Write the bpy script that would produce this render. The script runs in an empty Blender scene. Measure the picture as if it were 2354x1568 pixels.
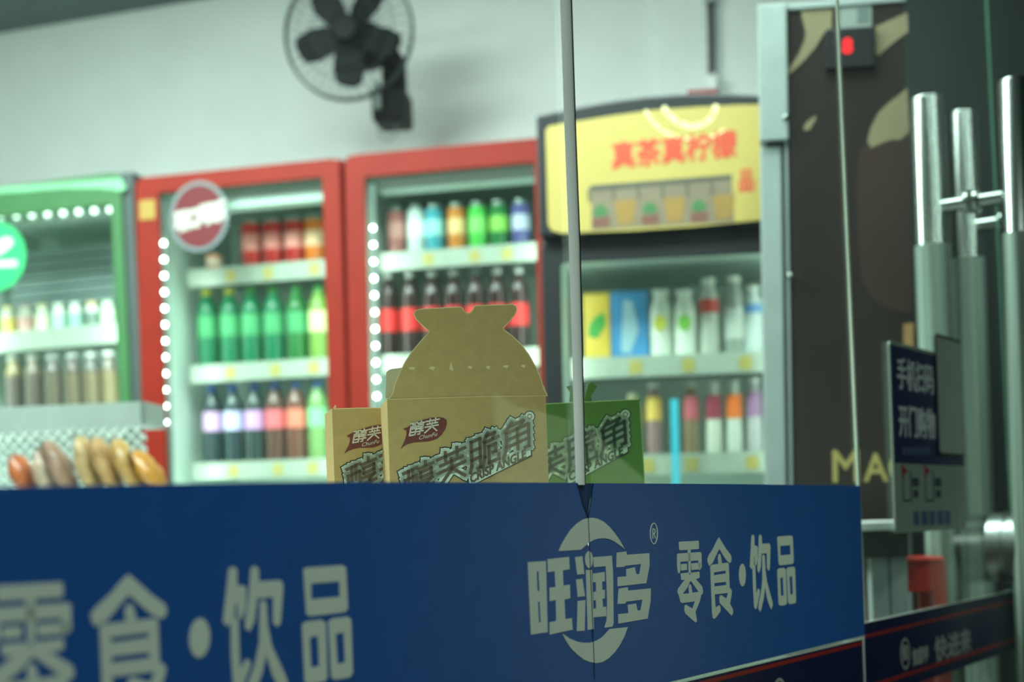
import bpy, bmesh, math, random
from mathutils import Matrix, Vector
from mathutils.geometry import tessellate_polygon
random.seed(7)
SC = bpy.context.scene
COL = SC.collection

# ------------------------------------------------------------------ camera
H = 1.0                      # eye height
ROLL = 0.035
LENS = 50.0
F = LENS / 36.0 * 2354       # focal length in pixels of the 2354 x 1568 frame
PX0, PY0 = 1177.0, 1205.0    # where the level optical axis meets the picture
_c, _s = math.cos(ROLL), math.sin(ROLL)
EYE = Vector((0, 0, H))
cam_data = bpy.data.cameras.new('camera')
cam = bpy.data.objects.new('camera', cam_data)
COL.objects.link(cam)
cam_data.sensor_width = 36.0
cam_data.sensor_fit = 'HORIZONTAL'
cam_data.lens = LENS
cam_data.shift_y = (PY0 - 784.0) / 2354.0
cam_data.clip_start = 0.02
cam_data.clip_end = 100
cam_data.dof.use_dof = True
cam_data.dof.focus_distance = 1.62
cam_data.dof.aperture_fstop = 3.2
cam.matrix_world = Matrix(((_c, _s, 0, 0), (0, 0, -1, 0), (-_s, _c, 0, H), (0, 0, 0, 1)))
SC.camera = cam

# ------------------------------------------------------------------ world, exposure, lamps
SC.view_settings.view_transform = 'Standard'
SC.view_settings.look = 'None'
SC.view_settings.exposure = 0.0
SC.view_settings.gamma = 1.0
SC.view_settings.use_curve_mapping = False
SC.cycles.transparent_max_bounces = 24
world = bpy.data.worlds.new('night')
SC.world = world
world.use_nodes = True
world.node_tree.nodes['Background'].inputs[0].default_value = (0.016, 0.028, 0.028, 1)
world.node_tree.nodes['Background'].inputs[1].default_value = 1.0


def area(name, loc, target, sx, sy, power, col):
    l = bpy.data.lights.new(name, 'AREA')
    l.shape = 'RECTANGLE'
    l.size, l.size_y, l.energy, l.color = sx, sy, power, col
    o = bpy.data.objects.new(name, l)
    COL.objects.link(o)
    o.location = loc
    o.rotation_euler = (Vector(target) - Vector(loc)).to_track_quat('-Z', 'Y').to_euler()
    return o


LT = (0.86, 1.0, 0.97)
# tubes on the shop ceiling
area('ceiling_tube_light', (-1.8, 2.8, 3.0), (-1.85, 3.35, 0), 2.0, 0.6, 232, LT)
area('ceiling_tube_light', (0.1, 2.6, 3.0), (0.1, 3.0, 0), 1.6, 0.5, 88, LT)
# fill lamp added under the soffit to light banner and handles; street lamp
area('soffit_fill_light', (0.9, 0.1, 2.7), (0.4, 1.2, 0.9), 1.4, 0.3, 11, (0.84, 1.0, 0.88))
area('street_light', (0.2, -4.5, 4.5), (0.3, 1.5, 0.9), 0.6, 0.6, 95, (0.86, 1.0, 0.88))


# ------------------------------------------------------------------ helpers
def ray(px, py):
    dx, dy = px - PX0, py - PY0
    return Vector(((_c * dx - _s * dy) / F, 1.0, -(_s * dx + _c * dy) / F))


def at(px, py, Y):
    return EYE + ray(px, py) * Y


class Frame:
    """local x runs right along a thing's front, y runs into it, z up"""

    def __init__(self, P, deg=0.0, lean=0.0, base=0.0):
        P = Vector(P)
        self.M = (Matrix.Translation(P) @ Matrix.Rotation(math.radians(deg), 4, 'Z') @ Matrix.Rotation(lean, 4, 'Y')
                  @ Matrix.Translation((0, 0, base - P.z)))
        self.I = self.M.inverted()
        self.deg = deg

    def hit(self, px, py, y=0.0):
        o = self.I @ EYE
        d = self.I.to_3x3() @ ray(px, py)
        p = o + d * ((y - o.y) / d.y)
        return (p.x, p.z)

    def hits(self, pts, y=0.0):
        return [self.hit(a, b, y) for a, b in pts]

    def w(self, x, y, z):
        return self.M @ Vector((x, y, z))


def lin(c):
    return tuple(((v / 255) / 12.92 if v / 255 <= 0.04045 else ((v / 255 + 0.055) / 1.055) ** 2.4) for v in c)


_mats = {}


def mat(name, rgb, rough=0.5, metal=0.0, emit=0.0, var=0.06, scale=12.0, bump=0.0, trans=0.0, spec=0.5):
    if name in _mats:
        return _mats[name]
    m = bpy.data.materials.new(name)
    _mats[name] = m
    m.use_nodes = True
    nt = m.node_tree
    b = nt.nodes['Principled BSDF']
    c = lin(rgb)
    tc = nt.nodes.new('ShaderNodeTexCoord')
    nz = nt.nodes.new('ShaderNodeTexNoise')
    nz.inputs['Scale'].default_value = scale
    nz.inputs['Detail'].default_value = 4
    nt.links.new(tc.outputs['Object'], nz.inputs['Vector'])
    rp = nt.nodes.new('ShaderNodeValToRGB')
    rp.color_ramp.elements[0].position = 0.3
    rp.color_ramp.elements[1].position = 0.7
    rp.color_ramp.elements[0].color = tuple(v * (1 - var) for v in c) + (1,)
    rp.color_ramp.elements[1].color = tuple(min(1, v * (1 + var)) for v in c) + (1,)
    nt.links.new(nz.outputs['Fac'], rp.inputs['Fac'])
    nt.links.new(rp.outputs['Color'], b.inputs['Base Color'])
    b.inputs['Roughness'].default_value = rough
    b.inputs['Metallic'].default_value = metal
    b.inputs['Specular IOR Level'].default_value = spec
    b.inputs['Transmission Weight'].default_value = trans
    if emit:
        nt.links.new(rp.outputs['Color'], b.inputs['Emission Color'])
        b.inputs['Emission Strength'].default_value = emit
    if bump:
        bp = nt.nodes.new('ShaderNodeBump')
        bp.inputs['Strength'].default_value = bump
        bp.inputs['Distance'].default_value = 0.002
        nt.links.new(nz.outputs['Fac'], bp.inputs['Height'])
        nt.links.new(bp.outputs['Normal'], b.inputs['Normal'])
    return m


def glass_mat(name, tint, base=0.04, haze=0.0):
    """clear pane: what is behind shows through, reflection grows towards grazing angles"""
    m = bpy.data.materials.new(name)
    m.use_nodes = True
    nt = m.node_tree
    nt.nodes.clear()
    out = nt.nodes.new('ShaderNodeOutputMaterial')
    tr = nt.nodes.new('ShaderNodeBsdfTransparent')
    tr.inputs['Color'].default_value = tint + (1,)
    gl = nt.nodes.new('ShaderNodeBsdfGlossy')
    gl.inputs['Roughness'].default_value = 0.0
    lw = nt.nodes.new('ShaderNodeLayerWeight')
    lw.inputs['Blend'].default_value = 0.5
    pw = nt.nodes.new('ShaderNodeMath')
    pw.operation = 'POWER'
    pw.inputs[1].default_value = 5.0
    nt.links.new(lw.outputs['Facing'], pw.inputs[0])
    ma = nt.nodes.new('ShaderNodeMath')
    ma.operation = 'MULTIPLY_ADD'
    ma.inputs[1].default_value = 1 - base
    ma.inputs[2].default_value = base
    nt.links.new(pw.outputs[0], ma.inputs[0])
    mx = nt.nodes.new('ShaderNodeMixShader')
    nt.links.new(ma.outputs[0], mx.inputs[0])
    nt.links.new(gl.outputs[0], mx.inputs[2])
    if haze:  # pale diffuse layer stands for the veil of reflected outdoor light
        df = nt.nodes.new('ShaderNodeBsdfDiffuse')
        df.inputs['Color'].default_value = (0.6, 0.66, 0.62, 1)
        tc = nt.nodes.new('ShaderNodeTexCoord')
        nz = nt.nodes.new('ShaderNodeTexNoise')
        nz.inputs['Scale'].default_value = 5
        nt.links.new(tc.outputs['Object'], nz.inputs['Vector'])
        mm = nt.nodes.new('ShaderNodeMath')
        mm.operation = 'MULTIPLY'
        mm.inputs[1].default_value = haze * 2
        nt.links.new(nz.outputs['Fac'], mm.inputs[0])
        m2 = nt.nodes.new('ShaderNodeMixShader')
        nt.links.new(mm.outputs[0], m2.inputs[0])
        nt.links.new(tr.outputs[0], m2.inputs[1])
        nt.links.new(df.outputs[0], m2.inputs[2])
        nt.links.new(m2.outputs[0], mx.inputs[1])
    else:
        nt.links.new(tr.outputs[0], mx.inputs[1])
    nt.links.new(mx.outputs[0], out.inputs[0])
    _mats[name] = m
    return m


class MB:
    def __init__(self):
        self.v, self.f, self.marks = [], [], []

    def use(self, i):
        self.marks.append((len(self.f), i))
        return self

    def box(self, x0, x1, y0, y1, z0, z1):
        n = len(self.v)
        self.v += [(x, y, z) for x in (x0, x1) for y in (y0, y1) for z in (z0, z1)]
        self.f += [tuple(n + i for i in q) for q in
                   ((0, 1, 3, 2), (4, 6, 7, 5), (0, 4, 5, 1), (2, 3, 7, 6), (0, 2, 6, 4), (1, 5, 7, 3))]
        return self

    def prism(self, loops, y0, y1):
        """flat shape with holes given in x, z; y0 is the front, y1 the back"""
        if not isinstance(loops[0][0], (tuple, list)):
            loops = [loops]
        n = len(self.v)
        flat = [p for l in loops for p in l]
        tris = tessellate_polygon([[Vector((a, b, 0)) for a, b in l] for l in loops])
        self.v += [(a, y0, b) for a, b in flat] + [(a, y1, b) for a, b in flat]
        k = len(flat)
        for t in tris:
            self.f.append((n + t[0], n + t[1], n + t[2]))
            self.f.append((n + k + t[2], n + k + t[1], n + k + t[0]))
        i0 = 0
        for l in loops:
            m = len(l)
            for i in range(m):
                a, b = n + i0 + i, n + i0 + (i + 1) % m
                self.f.append((a, b, b + k, a + k))
            i0 += m
        return self

    def lathe(self, prof, cx=0, cy=0, seg=20, M=None):
        n = len(self.v)
        for r, z in prof:
            for i in range(seg):
                a = 2 * math.pi * i / seg
                p = Vector((cx + r * math.cos(a), cy + r * math.sin(a), z))
                self.v.append(tuple(M @ p) if M else tuple(p))
        for j in range(len(prof) - 1):
            for i in range(seg):
                a, b = n + j * seg + i, n + j * seg + (i + 1) % seg
                self.f.append((a, b, b + seg, a + seg))
        self.f.append(tuple(n + i for i in range(seg))[::-1])
        self.f.append(tuple(n + (len(prof) - 1) * seg + i for i in range(seg)))
        return self

    def tube(self, pts, r, seg=10, closed=False):
        pts = [Vector(p) for p in pts]
        n = len(self.v)
        N = len(pts)
        up = None
        for i, p in enumerate(pts):
            a = pts[i - 1] if (i > 0 or closed) else p
            b = pts[(i + 1) % N] if (i < N - 1 or closed) else p
            t = (b - a).normalized()
            if up is None:
                up = Vector((0, 0, 1)) if abs(t.z) < 0.9 else Vector((1, 0, 0))
            e1 = t.cross(up).normalized()
            e2 = e1.cross(t).normalized()
            up = e2
            for k in range(seg):
                q = 2 * math.pi * k / seg
                self.v.append(tuple(p + e1 * r * math.cos(q) + e2 * r * math.sin(q)))
        for j in range(N if closed else N - 1):
            for k in range(seg):
                a, b = n + j * seg + k, n + j * seg + (k + 1) % seg
                a2, b2 = n + ((j + 1) % N) * seg + k, n + ((j + 1) % N) * seg + (k + 1) % seg
                self.f.append((a, b, b2, a2))
        if not closed:
            self.f.append(tuple(n + k for k in range(seg))[::-1])
            self.f.append(tuple(n + (N - 1) * seg + k for k in range(seg)))
        return self

    def sphere(self, c, r, seg=10, rings=6):
        prof = [(max(1e-5, r * math.sin(math.pi * j / rings)), c[2] - r * math.cos(math.pi * j / rings)) for j in range(rings + 1)]
        return self.lathe(prof, c[0], c[1], seg)

    def mesh(self, me, M):
        n = len(self.v)
        self.v += [tuple(M @ v.co) for v in me.vertices]
        self.f += [tuple(n + i for i in p.vertices) for p in me.polygons]
        return self

    def build(self, name, material, parent=None, frame=None, smooth=False, bevel=0.0):
        me = bpy.data.meshes.new(name)
        me.from_pydata(self.v, [], self.f)
        for a, i in self.marks:
            for p in me.polygons[a:]:
                p.material_index = i
        me.validate()
        bm = bmesh.new()
        bm.from_mesh(me)
        bmesh.ops.recalc_face_normals(bm, faces=bm.faces)
        if bevel:
            es = [e for e in bm.edges if len(e.link_faces) == 2 and e.calc_face_angle(0) > 0.6]
            bmesh.ops.bevel(bm, geom=es, offset=bevel, segments=2, profile=0.6, affect='EDGES')
        if smooth:
            for e in bm.edges:
                e.smooth = not (len(e.link_faces) == 2 and e.calc_face_angle(0) > 0.7)
            for f in bm.faces:
                f.smooth = True
        bm.to_mesh(me)
        bm.free()
        for mt in (material if isinstance(material, (list, tuple)) else (material,)):
            me.materials.append(mt)
        o = bpy.data.objects.new(name, me)
        COL.objects.link(o)
        if parent:
            o.parent = parent
        elif frame:
            o.matrix_world = frame.M
        return o


def thing(name, label, cat, frame=None, group=None, kind=None):
    o = bpy.data.objects.new(name, None)
    o.empty_display_size = 0.05
    COL.objects.link(o)
    if frame:
        o.matrix_world = frame.M
    return tag(o, label, cat, group, kind)


def tag(o, label=None, cat=None, group=None, kind=None):
    if label:
        o['label'] = label
    if cat:
        o['category'] = cat
    if group:
        o['group'] = group
    if kind:
        o['kind'] = kind
    return o


def kids(o):
    return [c for c in bpy.data.objects if c.parent == o]


def copy_tree(o, parent=None):
    c = o.copy()
    COL.objects.link(c)
    if parent:
        c.parent = parent
    for ch in list(o.children):
        copy_tree(ch, c)
    return c


def text(mb, body, x, y, z, size, bold=0.0, ax=(1, 0), az=(0, 1), center=False, sx=1.0):
    """flat lettering standing in the x-z plane, drawn into mb; ax/az are the directions of advance and height"""
    cu = bpy.data.curves.new('lettering', 'FONT')
    cu.body = body
    cu.size = size
    cu.extrude = 0.0004
    cu.resolution_u = 3
    if center:
        cu.align_x = 'CENTER'
        cu.align_y = 'CENTER'
    o = bpy.data.objects.new('lettering', cu)
    COL.objects.link(o)
    me = bpy.data.meshes.new_from_object(o.evaluated_get(bpy.context.evaluated_depsgraph_get()))
    n = 8 if bold else 1
    for k in range(n):
        q = 2 * math.pi * k / n
        dx, dz = bold * math.cos(q), bold * math.sin(q)
        mb.mesh(me, Matrix(((ax[0] * sx, az[0], 0, x + dx), (0, 0, -1, y - k * 1e-6), (ax[1] * sx, az[1], 0, z + dz), (0, 0, 0, 1))))
    bpy.data.objects.remove(o)
    bpy.data.curves.remove(cu)
    bpy.data.meshes.remove(me)
    return mb


def ellipse(cx, cz, rx, rz, n=28, a0=0.0):
    return [(cx + rx * math.cos(a0 + 2 * math.pi * i / n), cz + rz * math.sin(a0 + 2 * math.pi * i / n)) for i in range(n)]


def rrect(x0, x1, z0, z1, r, n=5):
    pts = []
    for cx, cz, a in ((x1 - r, z1 - r, 0), (x0 + r, z1 - r, 90), (x0 + r, z0 + r, 180), (x1 - r, z0 + r, 270)):
        for i in range(n + 1):
            q = math.radians(a + 90 * i / n)
            pts.append((cx + r * math.cos(q), cz + r * math.sin(q)))
    return pts


def ordinal(i):
    return ['first', 'second', 'third', 'fourth', 'fifth', 'sixth', 'seventh', 'eighth', 'ninth', 'tenth'][i]


# ------------------------------------------------------------------ shared materials
GLASS = glass_mat('storefront_glass', (0.93, 0.97, 0.945), 0.04, 0.02)
CGLASS = glass_mat('cooler_door_glass', (0.95, 0.98, 0.965), 0.03)
BLUE = mat('sign_blue', (30, 90, 168), 0.42, scale=40, var=0.04)
PALE = mat('sign_white', (222, 234, 220), 0.45, var=0.03)
NAVY = mat('strip_navy', (10, 18, 66), 0.4)
REDLINE = mat('strip_red', (150, 34, 30), 0.4)
CHROME = mat('polished_steel', (146, 156, 149), 0.26, 1.0, var=0.03)
BRUSH = mat('brushed_steel', (170, 182, 176), 0.3, 1.0, var=0.08, scale=60)
SLEEVE = mat('plastic_film_sleeve', (136, 156, 142), 0.3, 0.25, var=0.75, scale=70)
_nt = SLEEVE.node_tree
_mp = _nt.nodes.new('ShaderNodeMapping')
_mp.inputs['Scale'].default_value = (1, 1, 0.012)
_nz = next(n_ for n_ in _nt.nodes if n_.type == 'TEX_NOISE')
_nt.links.new(next(n_ for n_ in _nt.nodes if n_.type == 'TEX_COORD').outputs['Object'], _mp.inputs['Vector'])
_nt.links.new(_mp.outputs['Vector'], _nz.inputs['Vector'])
WALLP = mat('wall_paint', (226, 234, 229), 0.8, scale=6, var=0.03)
BLACK = mat('black_plastic', (30, 33, 36), 0.4)
WHITE = mat('white_enamel', (228, 234, 230), 0.4, var=0.03)
RED = mat('red_enamel', (138, 28, 9), 0.55, var=0.08, scale=8, spec=0.25)
GREEN = mat('green_enamel', (60, 114, 66), 0.55, var=0.06)
GREY = mat('grey_enamel', (156, 170, 167), 0.5, var=0.03)
DGREY = mat('dark_grey_enamel', (62, 70, 72), 0.5)
KRAFT = mat('kraft_board', (184, 154, 92), 0.8, var=0.07, scale=90, bump=0.15)
KRAFTE = mat('kraft_edge', (224, 198, 142), 0.8)
GREENB = mat('green_board', (68, 116, 20), 0.6, var=0.07, scale=60)
EDGEG = mat('glass_edge', (226, 240, 220), 0.2, 0.0, var=0.1)
YTAG = mat('price_tag_yellow', (176, 164, 92), 0.5)

# ------------------------------------------------------------------ storefront plane
VPX, VPY = 3387.0, 1128.0
_rv = ray(VPX, VPY)
SDEG = math.degrees(math.atan2(_rv.y, _rv.x))
S0 = at(1360, 1357, 1.5)


def sframe(px, base=0.0, y=0.0):
    """frame on the storefront with its foot under picture column px"""
    f = Frame(S0, SDEG)
    x, _ = f.hit(px, 1130, y)
    return Frame(f.w(x, 0, 0), SDEG, 0.0, 0.0) if not base else Frame(f.w(x, 0, base), SDEG, 0.0, base)


SF = Frame(S0, SDEG)


def edge_x(f, p0, p1, z, y=0.0):
    (x0, z0), (x1, z1) = f.hit(*p0, y), f.hit(*p1, y)
    return x0 + (x1 - x0) * (z - z0) / (z1 - z0)


ROOFZ = 2.75
E1 = ((1303, 0), (1345, 1110))     # joint of the two fixed panes
E2 = ((1920, 0), (1988, 1560))     # fixed pane to door leaf
E3 = ((2265, 0), (2336, 1470))     # meeting edges of the two leaves


def pane_quad(f, ea, eb, z0, z1, ga=0.0, gb=0.0):
    xa = (lambda z: ea) if isinstance(ea, float) else (lambda z: edge_x(f, *ea, z))
    xb = (lambda z: eb) if isinstance(eb, float) else (lambda z: edge_x(f, *eb, z))
    return [(xa(z0) + ga, z0), (xb(z0) - gb, z0), (xb(z1) - gb, z1), (xa(z1) + ga, z1)]


# ------------------------------------------------------------------ setting: shell of the shop
WD = 18.0
WP = at(1000, 300, 5.15)
WF = Frame((WP.x, WP.y, 0), -WD)
cz = WF.hit(240, 37, 0)[1]
b = MB().box(-4.2, 1.75, 0, 0.12, 0, cz)
tag(b.build('wall_back', WALLP, None, WF), 'pale grey painted wall behind the row of coolers', 'wall', kind='structure')
pf = Frame(WF.w(*(lambda h: (h[0], 0, 0))(WF.hit(1522, 150, -0.04))), -WD)
tag(MB().box(0, 1.2, -0.05, 0.0, 0, cz).build('wall_pillar', WALLP, None, pf), 'shallow pale pier of the back wall behind the yellow cooler', 'wall', kind='structure')
ceil_m = mat('ceiling_paint', (122, 140, 136), 0.9)
floor_m = mat('floor_tiles', (120, 122, 108), 0.35, scale=3)
A, B = SF.w(-2.2, 0.02, 0), SF.w(4.2, 0.02, 0)
C_, D_ = WF.w(1.75, 0.1, 0), WF.w(-4.2, 0.1, 0)
poly = [(p.x, p.y) for p in (A, B, C_, D_)]


def slab(mb, pts, z0, z1):
    n = len(mb.v)
    k = len(pts)
    mb.v += [(x, y, z0) for x, y in pts] + [(x, y, z1) for x, y in pts]
    mb.f.append(tuple(range(n, n + k)))
    mb.f.append(tuple(range(n + k, n + 2 * k)))
    for i in range(k):
        mb.f.append((n + i, n + (i + 1) % k, n + k + (i + 1) % k, n + k + i))
    return mb


tag(slab(MB(), poly, cz, cz + 0.1).build('ceiling', ceil_m), 'dark grey ceiling over the shop', 'ceiling', kind='structure')
tag(slab(MB(), poly, -0.05, 0.0).build('floor', floor_m), 'grey tiled shop floor', 'floor', kind='structure')
pave = mat('pavement', (84, 88, 86), 0.8, scale=8, var=0.15)
A2, B2 = SF.w(-6, 0.02, 0), SF.w(8, 0.02, 0)
A3, B3 = SF.w(-6, -8, 0), SF.w(8, -8, 0)
tag(slab(MB(), [(p.x, p.y) for p in (A2, B2, B3, A3)], -0.05, -0.002).build('floor_pavement', pave), 'grey pavement outside the shop window', 'pavement', kind='structure')

# dark partition to the right of the freezer
dark_wall = mat('dark_partition', (40, 50, 48), 0.7, var=0.15, scale=4)
rf = Frame(at(2080, 700, 3.75), -6)
rf = Frame((rf.M @ Vector((0, 0, 0))).to_tuple()[:2] + (0,), 0)
tag(MB().box(0, 2.0, 0, 0.08, 0, cz).build('wall_right', dark_wall, None, rf), 'dark grey partition wall to the right of the brown freezer', 'wall', kind='structure')

# ------------------------------------------------------------------ storefront glass
f1 = sframe(600)
w1 = thing('window_1', 'large clear fixed pane left of the steel joint strip', 'window', f1, kind='structure')
MB().prism(pane_quad(f1, -1.3, E1, 0.02, ROOFZ, 0, 0.004), -0.005, -0.0015).build('glass_pane', GLASS, w1)
f2 = sframe(1650)
w2 = thing('window_2', 'clear fixed pane between the steel joint strip and the door', 'window', f2, kind='structure')
MB().prism(pane_quad(f2, E1, E2, 0.02, ROOFZ, 0.004, 0.006), -0.005, -0.0015).build('glass_pane', GLASS, w2)
q = pane_quad(f2, E2, E2, 0.02, ROOFZ, -0.0045, -0.0022)
MB().prism(q, -0.005, -0.0015).build('glass_edge', EDGEG, w2)

fj = sframe(1330)
q = [fj.hit(1266, -720, -0.007), fj.hit(1288, -720, -0.007), fj.hit(1322, 330, -0.007), fj.hit(1331, 560, -0.007), fj.hit(1343, 1115, -0.007),
     fj.hit(1327, 1115, -0.007), fj.hit(1311, 560, -0.007), fj.hit(1302, 330, -0.007)]
joint = thing('trim_1', 'slim steel strip covering the joint between the two fixed panes', 'trim', fj, kind='structure')
mb = MB()
# half round profile swept down the traced strip
L = [q[0], q[7], q[6], q[5]]
R = [q[1], q[2], q[3], q[4]]
prof = [(0.0, 0.0), (0.12, -0.0035), (0.35, -0.006), (0.6, -0.006), (0.88, -0.0035), (1.0, 0.0)]
n0 = len(mb.v)
for (xl, zl), (xr, zr) in zip(L, R):
    for t, d in prof:
        mb.v.append((xl + (xr - xl) * t, -0.0052 + d, zl + (zr - zl) * t))
m = len(prof)
for j in range(len(L) - 1):
    for i in range(m):
        a, c = n0 + j * m + i, n0 + j * m + (i + 1) % m
        mb.f.append((a, c, c + m, a + m))
mb.build('strip_cover', mat('anodised_strip', (244, 250, 244), 0.35, 0.0), joint, smooth=True)
# dark rubber line along its right side
mb = MB().prism([R[0], (R[0][0] + .004, R[0][1]), (R[1][0] + .0035, R[1][1]), (R[2][0] + .0035, R[2][1]), (R[3][0] + .0035, R[3][1]), R[3], R[2], R[1]], -0.007, -0.0052)
mb.build('rubber_seal', BLACK, joint)

# soffit over the pavement above the added fill lamp
b = MB()
fs = Frame(S0, SDEG)
tag(MB().box(-2.2, 4.2, -1.6, 0.05, ROOFZ + 0.02, ROOFZ + 0.2).build('ceiling_soffit', ceil_m, None, Frame((S0.x, S0.y, 0), SDEG)), 'dark soffit above the shop window', 'ceiling', kind='structure')

# ------------------------------------------------------------------ blue banner on the glass
fb = sframe(1200, base=0.84)
banner = thing('window_banner', 'long blue shop banner with pale lettering stuck across the fixed panes', 'banner', fb)
YB = -0.0068
zb = fb.hit(1988, 1461, YB)[1]
top = [fb.hit(a, c, YB) for a, c in ((0, 1118), (400, 1112), (800, 1108), (1327, 1110))]
xl = top[0][0] - 0.42
xj0, xj1 = fb.hit(1352, 1130, YB)[0], fb.hit(1366, 1560, YB)[0]
jt = fb.hit(1345, 1110.5, YB)
xb_ = edge_x(fb, (1352, 1130), (1366, 1560), zb, YB)
tear = [fb.hit(a, c, YB) for a, c in ((1327, 1110), (1333, 1140), (1342, 1172), (1349, 1188))]
left = [(xl, zb), (xb_, zb)] + tear[::-1] + top[::-1][1:] + [(xl, top[0][1])]
MB().prism(left, YB, YB + 0.001).build('panel', BLUE, banner)
right = [fb.hit(a, c, YB) for a, c in ((1368, 1111), (1700, 1113), (1978, 1117))]
rb = edge_x(fb, (1978, 1117), (1988, 1461), zb, YB)
tr = [fb.hit(a, c, YB) for a, c in ((1353, 1188), (1358, 1160), (1362, 1135))]
rp_ = [(xb_, zb), (rb, zb)] + right[::-1] + tr[::-1]
MB().prism(rp_, YB, YB + 0.001).build('panel', BLUE, banner)
tearm = mat('torn_film', (22, 62, 112), 0.6)
seamm = mat('seam_dark', (10, 26, 54), 0.6)
MB().prism([fb.hit(a, c, YB) for a, c in ((1322, 1111), (1370, 1111), (1358, 1150), (1352, 1200), (1347, 1200), (1336, 1150))], YB + 0.0011, YB + 0.0016).build('torn_corner', tearm, banner)
# thin pale line along the bottom
MB().prism([(xl, zb - 0.0011), (rb, zb - 0.0011), (rb, zb), (xl, zb)], YB, YB + 0.001).build('border_line', PALE, banner)
YL = YB - 0.0006
mb = MB()
for line in ([(1326, 1111), (1333, 1132), (1339, 1158), (1347, 1178), (1351, 1190)], [(1361, 1111), (1358, 1150), (1353, 1180), (1351, 1192)]):
    pp = [fb.hit(a, c, YB) for a, c in line]
    for (a, c), (d, e) in zip(pp, pp[1:]):
        mb.prism([(a - .0006, c), (a + .0006, c), (d + .0006, e), (d - .0006, e)], YL - 0.0003, YL)
mb.build('crease', seamm, banner)
p0_, p1_ = fb.hit(1351, 1188, YB), fb.hit(1366, 1560, YB)
MB().prism([(p0_[0] - .0005, p0_[1]), (p0_[0] + .0006, p0_[1]), (p1_[0] + .0006, p1_[1]), (p1_[0] - .0005, p1_[1])], YL - 0.0003, YL - 0.0001).build('seam', seamm, banner)


def zl(pts):
    return [(1200 + a / 4.3545, 1180 + c / 4.3545) for a, c in pts]


def zt(pts):
    return [(1540 + a / 7.126, 1220 + c / 7.126) for a, c in pts]


LOGO = [
    [[(60, 490), (240, 478), (258, 1190), (92, 1215)], [(148, 585), (168, 582), (178, 775), (155, 778)], [(160, 890), (180, 887), (190, 1090), (170, 1095)]],
    [[(258, 460), (472, 437), (478, 560), (410, 572), (415, 725), (480, 715), (485, 850), (425, 865), (435, 1060), (500, 1050), (508, 1165), (280, 1215),
      (278, 1092), (345, 1078), (342, 868), (280, 880), (278, 745), (338, 738), (330, 580), (262, 590)]],
    [[(533, 440), (605, 430), (625, 608), (555, 615)]], [[(543, 665), (605, 655), (632, 830), (560, 838)]], [[(560, 880), (635, 870), (628, 1175), (552, 1180)]],
    [ellipse(672, 465, 38, 85)],
    [[(642, 570), (700, 565), (720, 1160), (660, 1168)]],
    [[(715, 440), (900, 425), (912, 600), (918, 1100), (905, 1135), (828, 1145), (850, 1075), (855, 900), (842, 530), (722, 540)]],
    [[(712, 605), (828, 587), (830, 680), (802, 685), (805, 770), (830, 765), (830, 850), (805, 858), (812, 940), (842, 935), (845, 1030), (720, 1042),
      (718, 960), (745, 950), (742, 868), (718, 872), (718, 790), (745, 780), (742, 688), (712, 692)]],
    [[(950, 395), (1045, 382), (1050, 415), (1275, 400), (1278, 520), (1245, 700), (960, 732), (958, 640), (1048, 630), (1045, 560), (1130, 540), (1145, 610),
      (1178, 608), (1195, 508), (1035, 525), (1025, 537), (948, 540)]],
    [[(970, 755), (1060, 740), (1062, 775), (1290, 752), (1288, 880), (1258, 1055), (968, 1105), (965, 1010), (1068, 1000), (1060, 918), (1142, 903), (1158, 975),
      (1190, 970), (1210, 865), (1045, 885), (1035, 905), (960, 908)]],
]
ARCS = [
    [[(370, 378), (400, 310), (440, 240), (490, 165), (550, 105), (610, 65), (665, 48), (710, 45), (760, 55), (820, 85), (880, 140), (930, 200), (980, 270), (1030, 360),
      (985, 325), (930, 285), (880, 260), (830, 250), (770, 252), (715, 268), (670, 295), (630, 330), (590, 365), (480, 372)]],
    [[(405, 1205), (440, 1275), (490, 1350), (550, 1410), (620, 1465), (680, 1490), (750, 1500), (810, 1488), (870, 1450), (930, 1390), (980, 1320), (1025, 1235), (1060, 1140),
      (880, 1160), (840, 1205), (800, 1245), (750, 1275), (690, 1295), (620, 1298), (550, 1285), (480, 1255), (430, 1220)]],
]
REG = [
    [ellipse(1322, 203, 40, 109), ellipse(1322, 203, 31, 98)],
    [[(1308, 150), (1315, 150), (1315, 255), (1308, 255)]],
    [[(1315, 150), (1335, 160), (1339, 180), (1334, 203), (1315, 212), (1315, 200), (1328, 194), (1331, 180), (1328, 168), (1315, 162)]],
    [[(1320, 208), (1328, 206), (1341, 252), (1333, 254)]],
]
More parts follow.
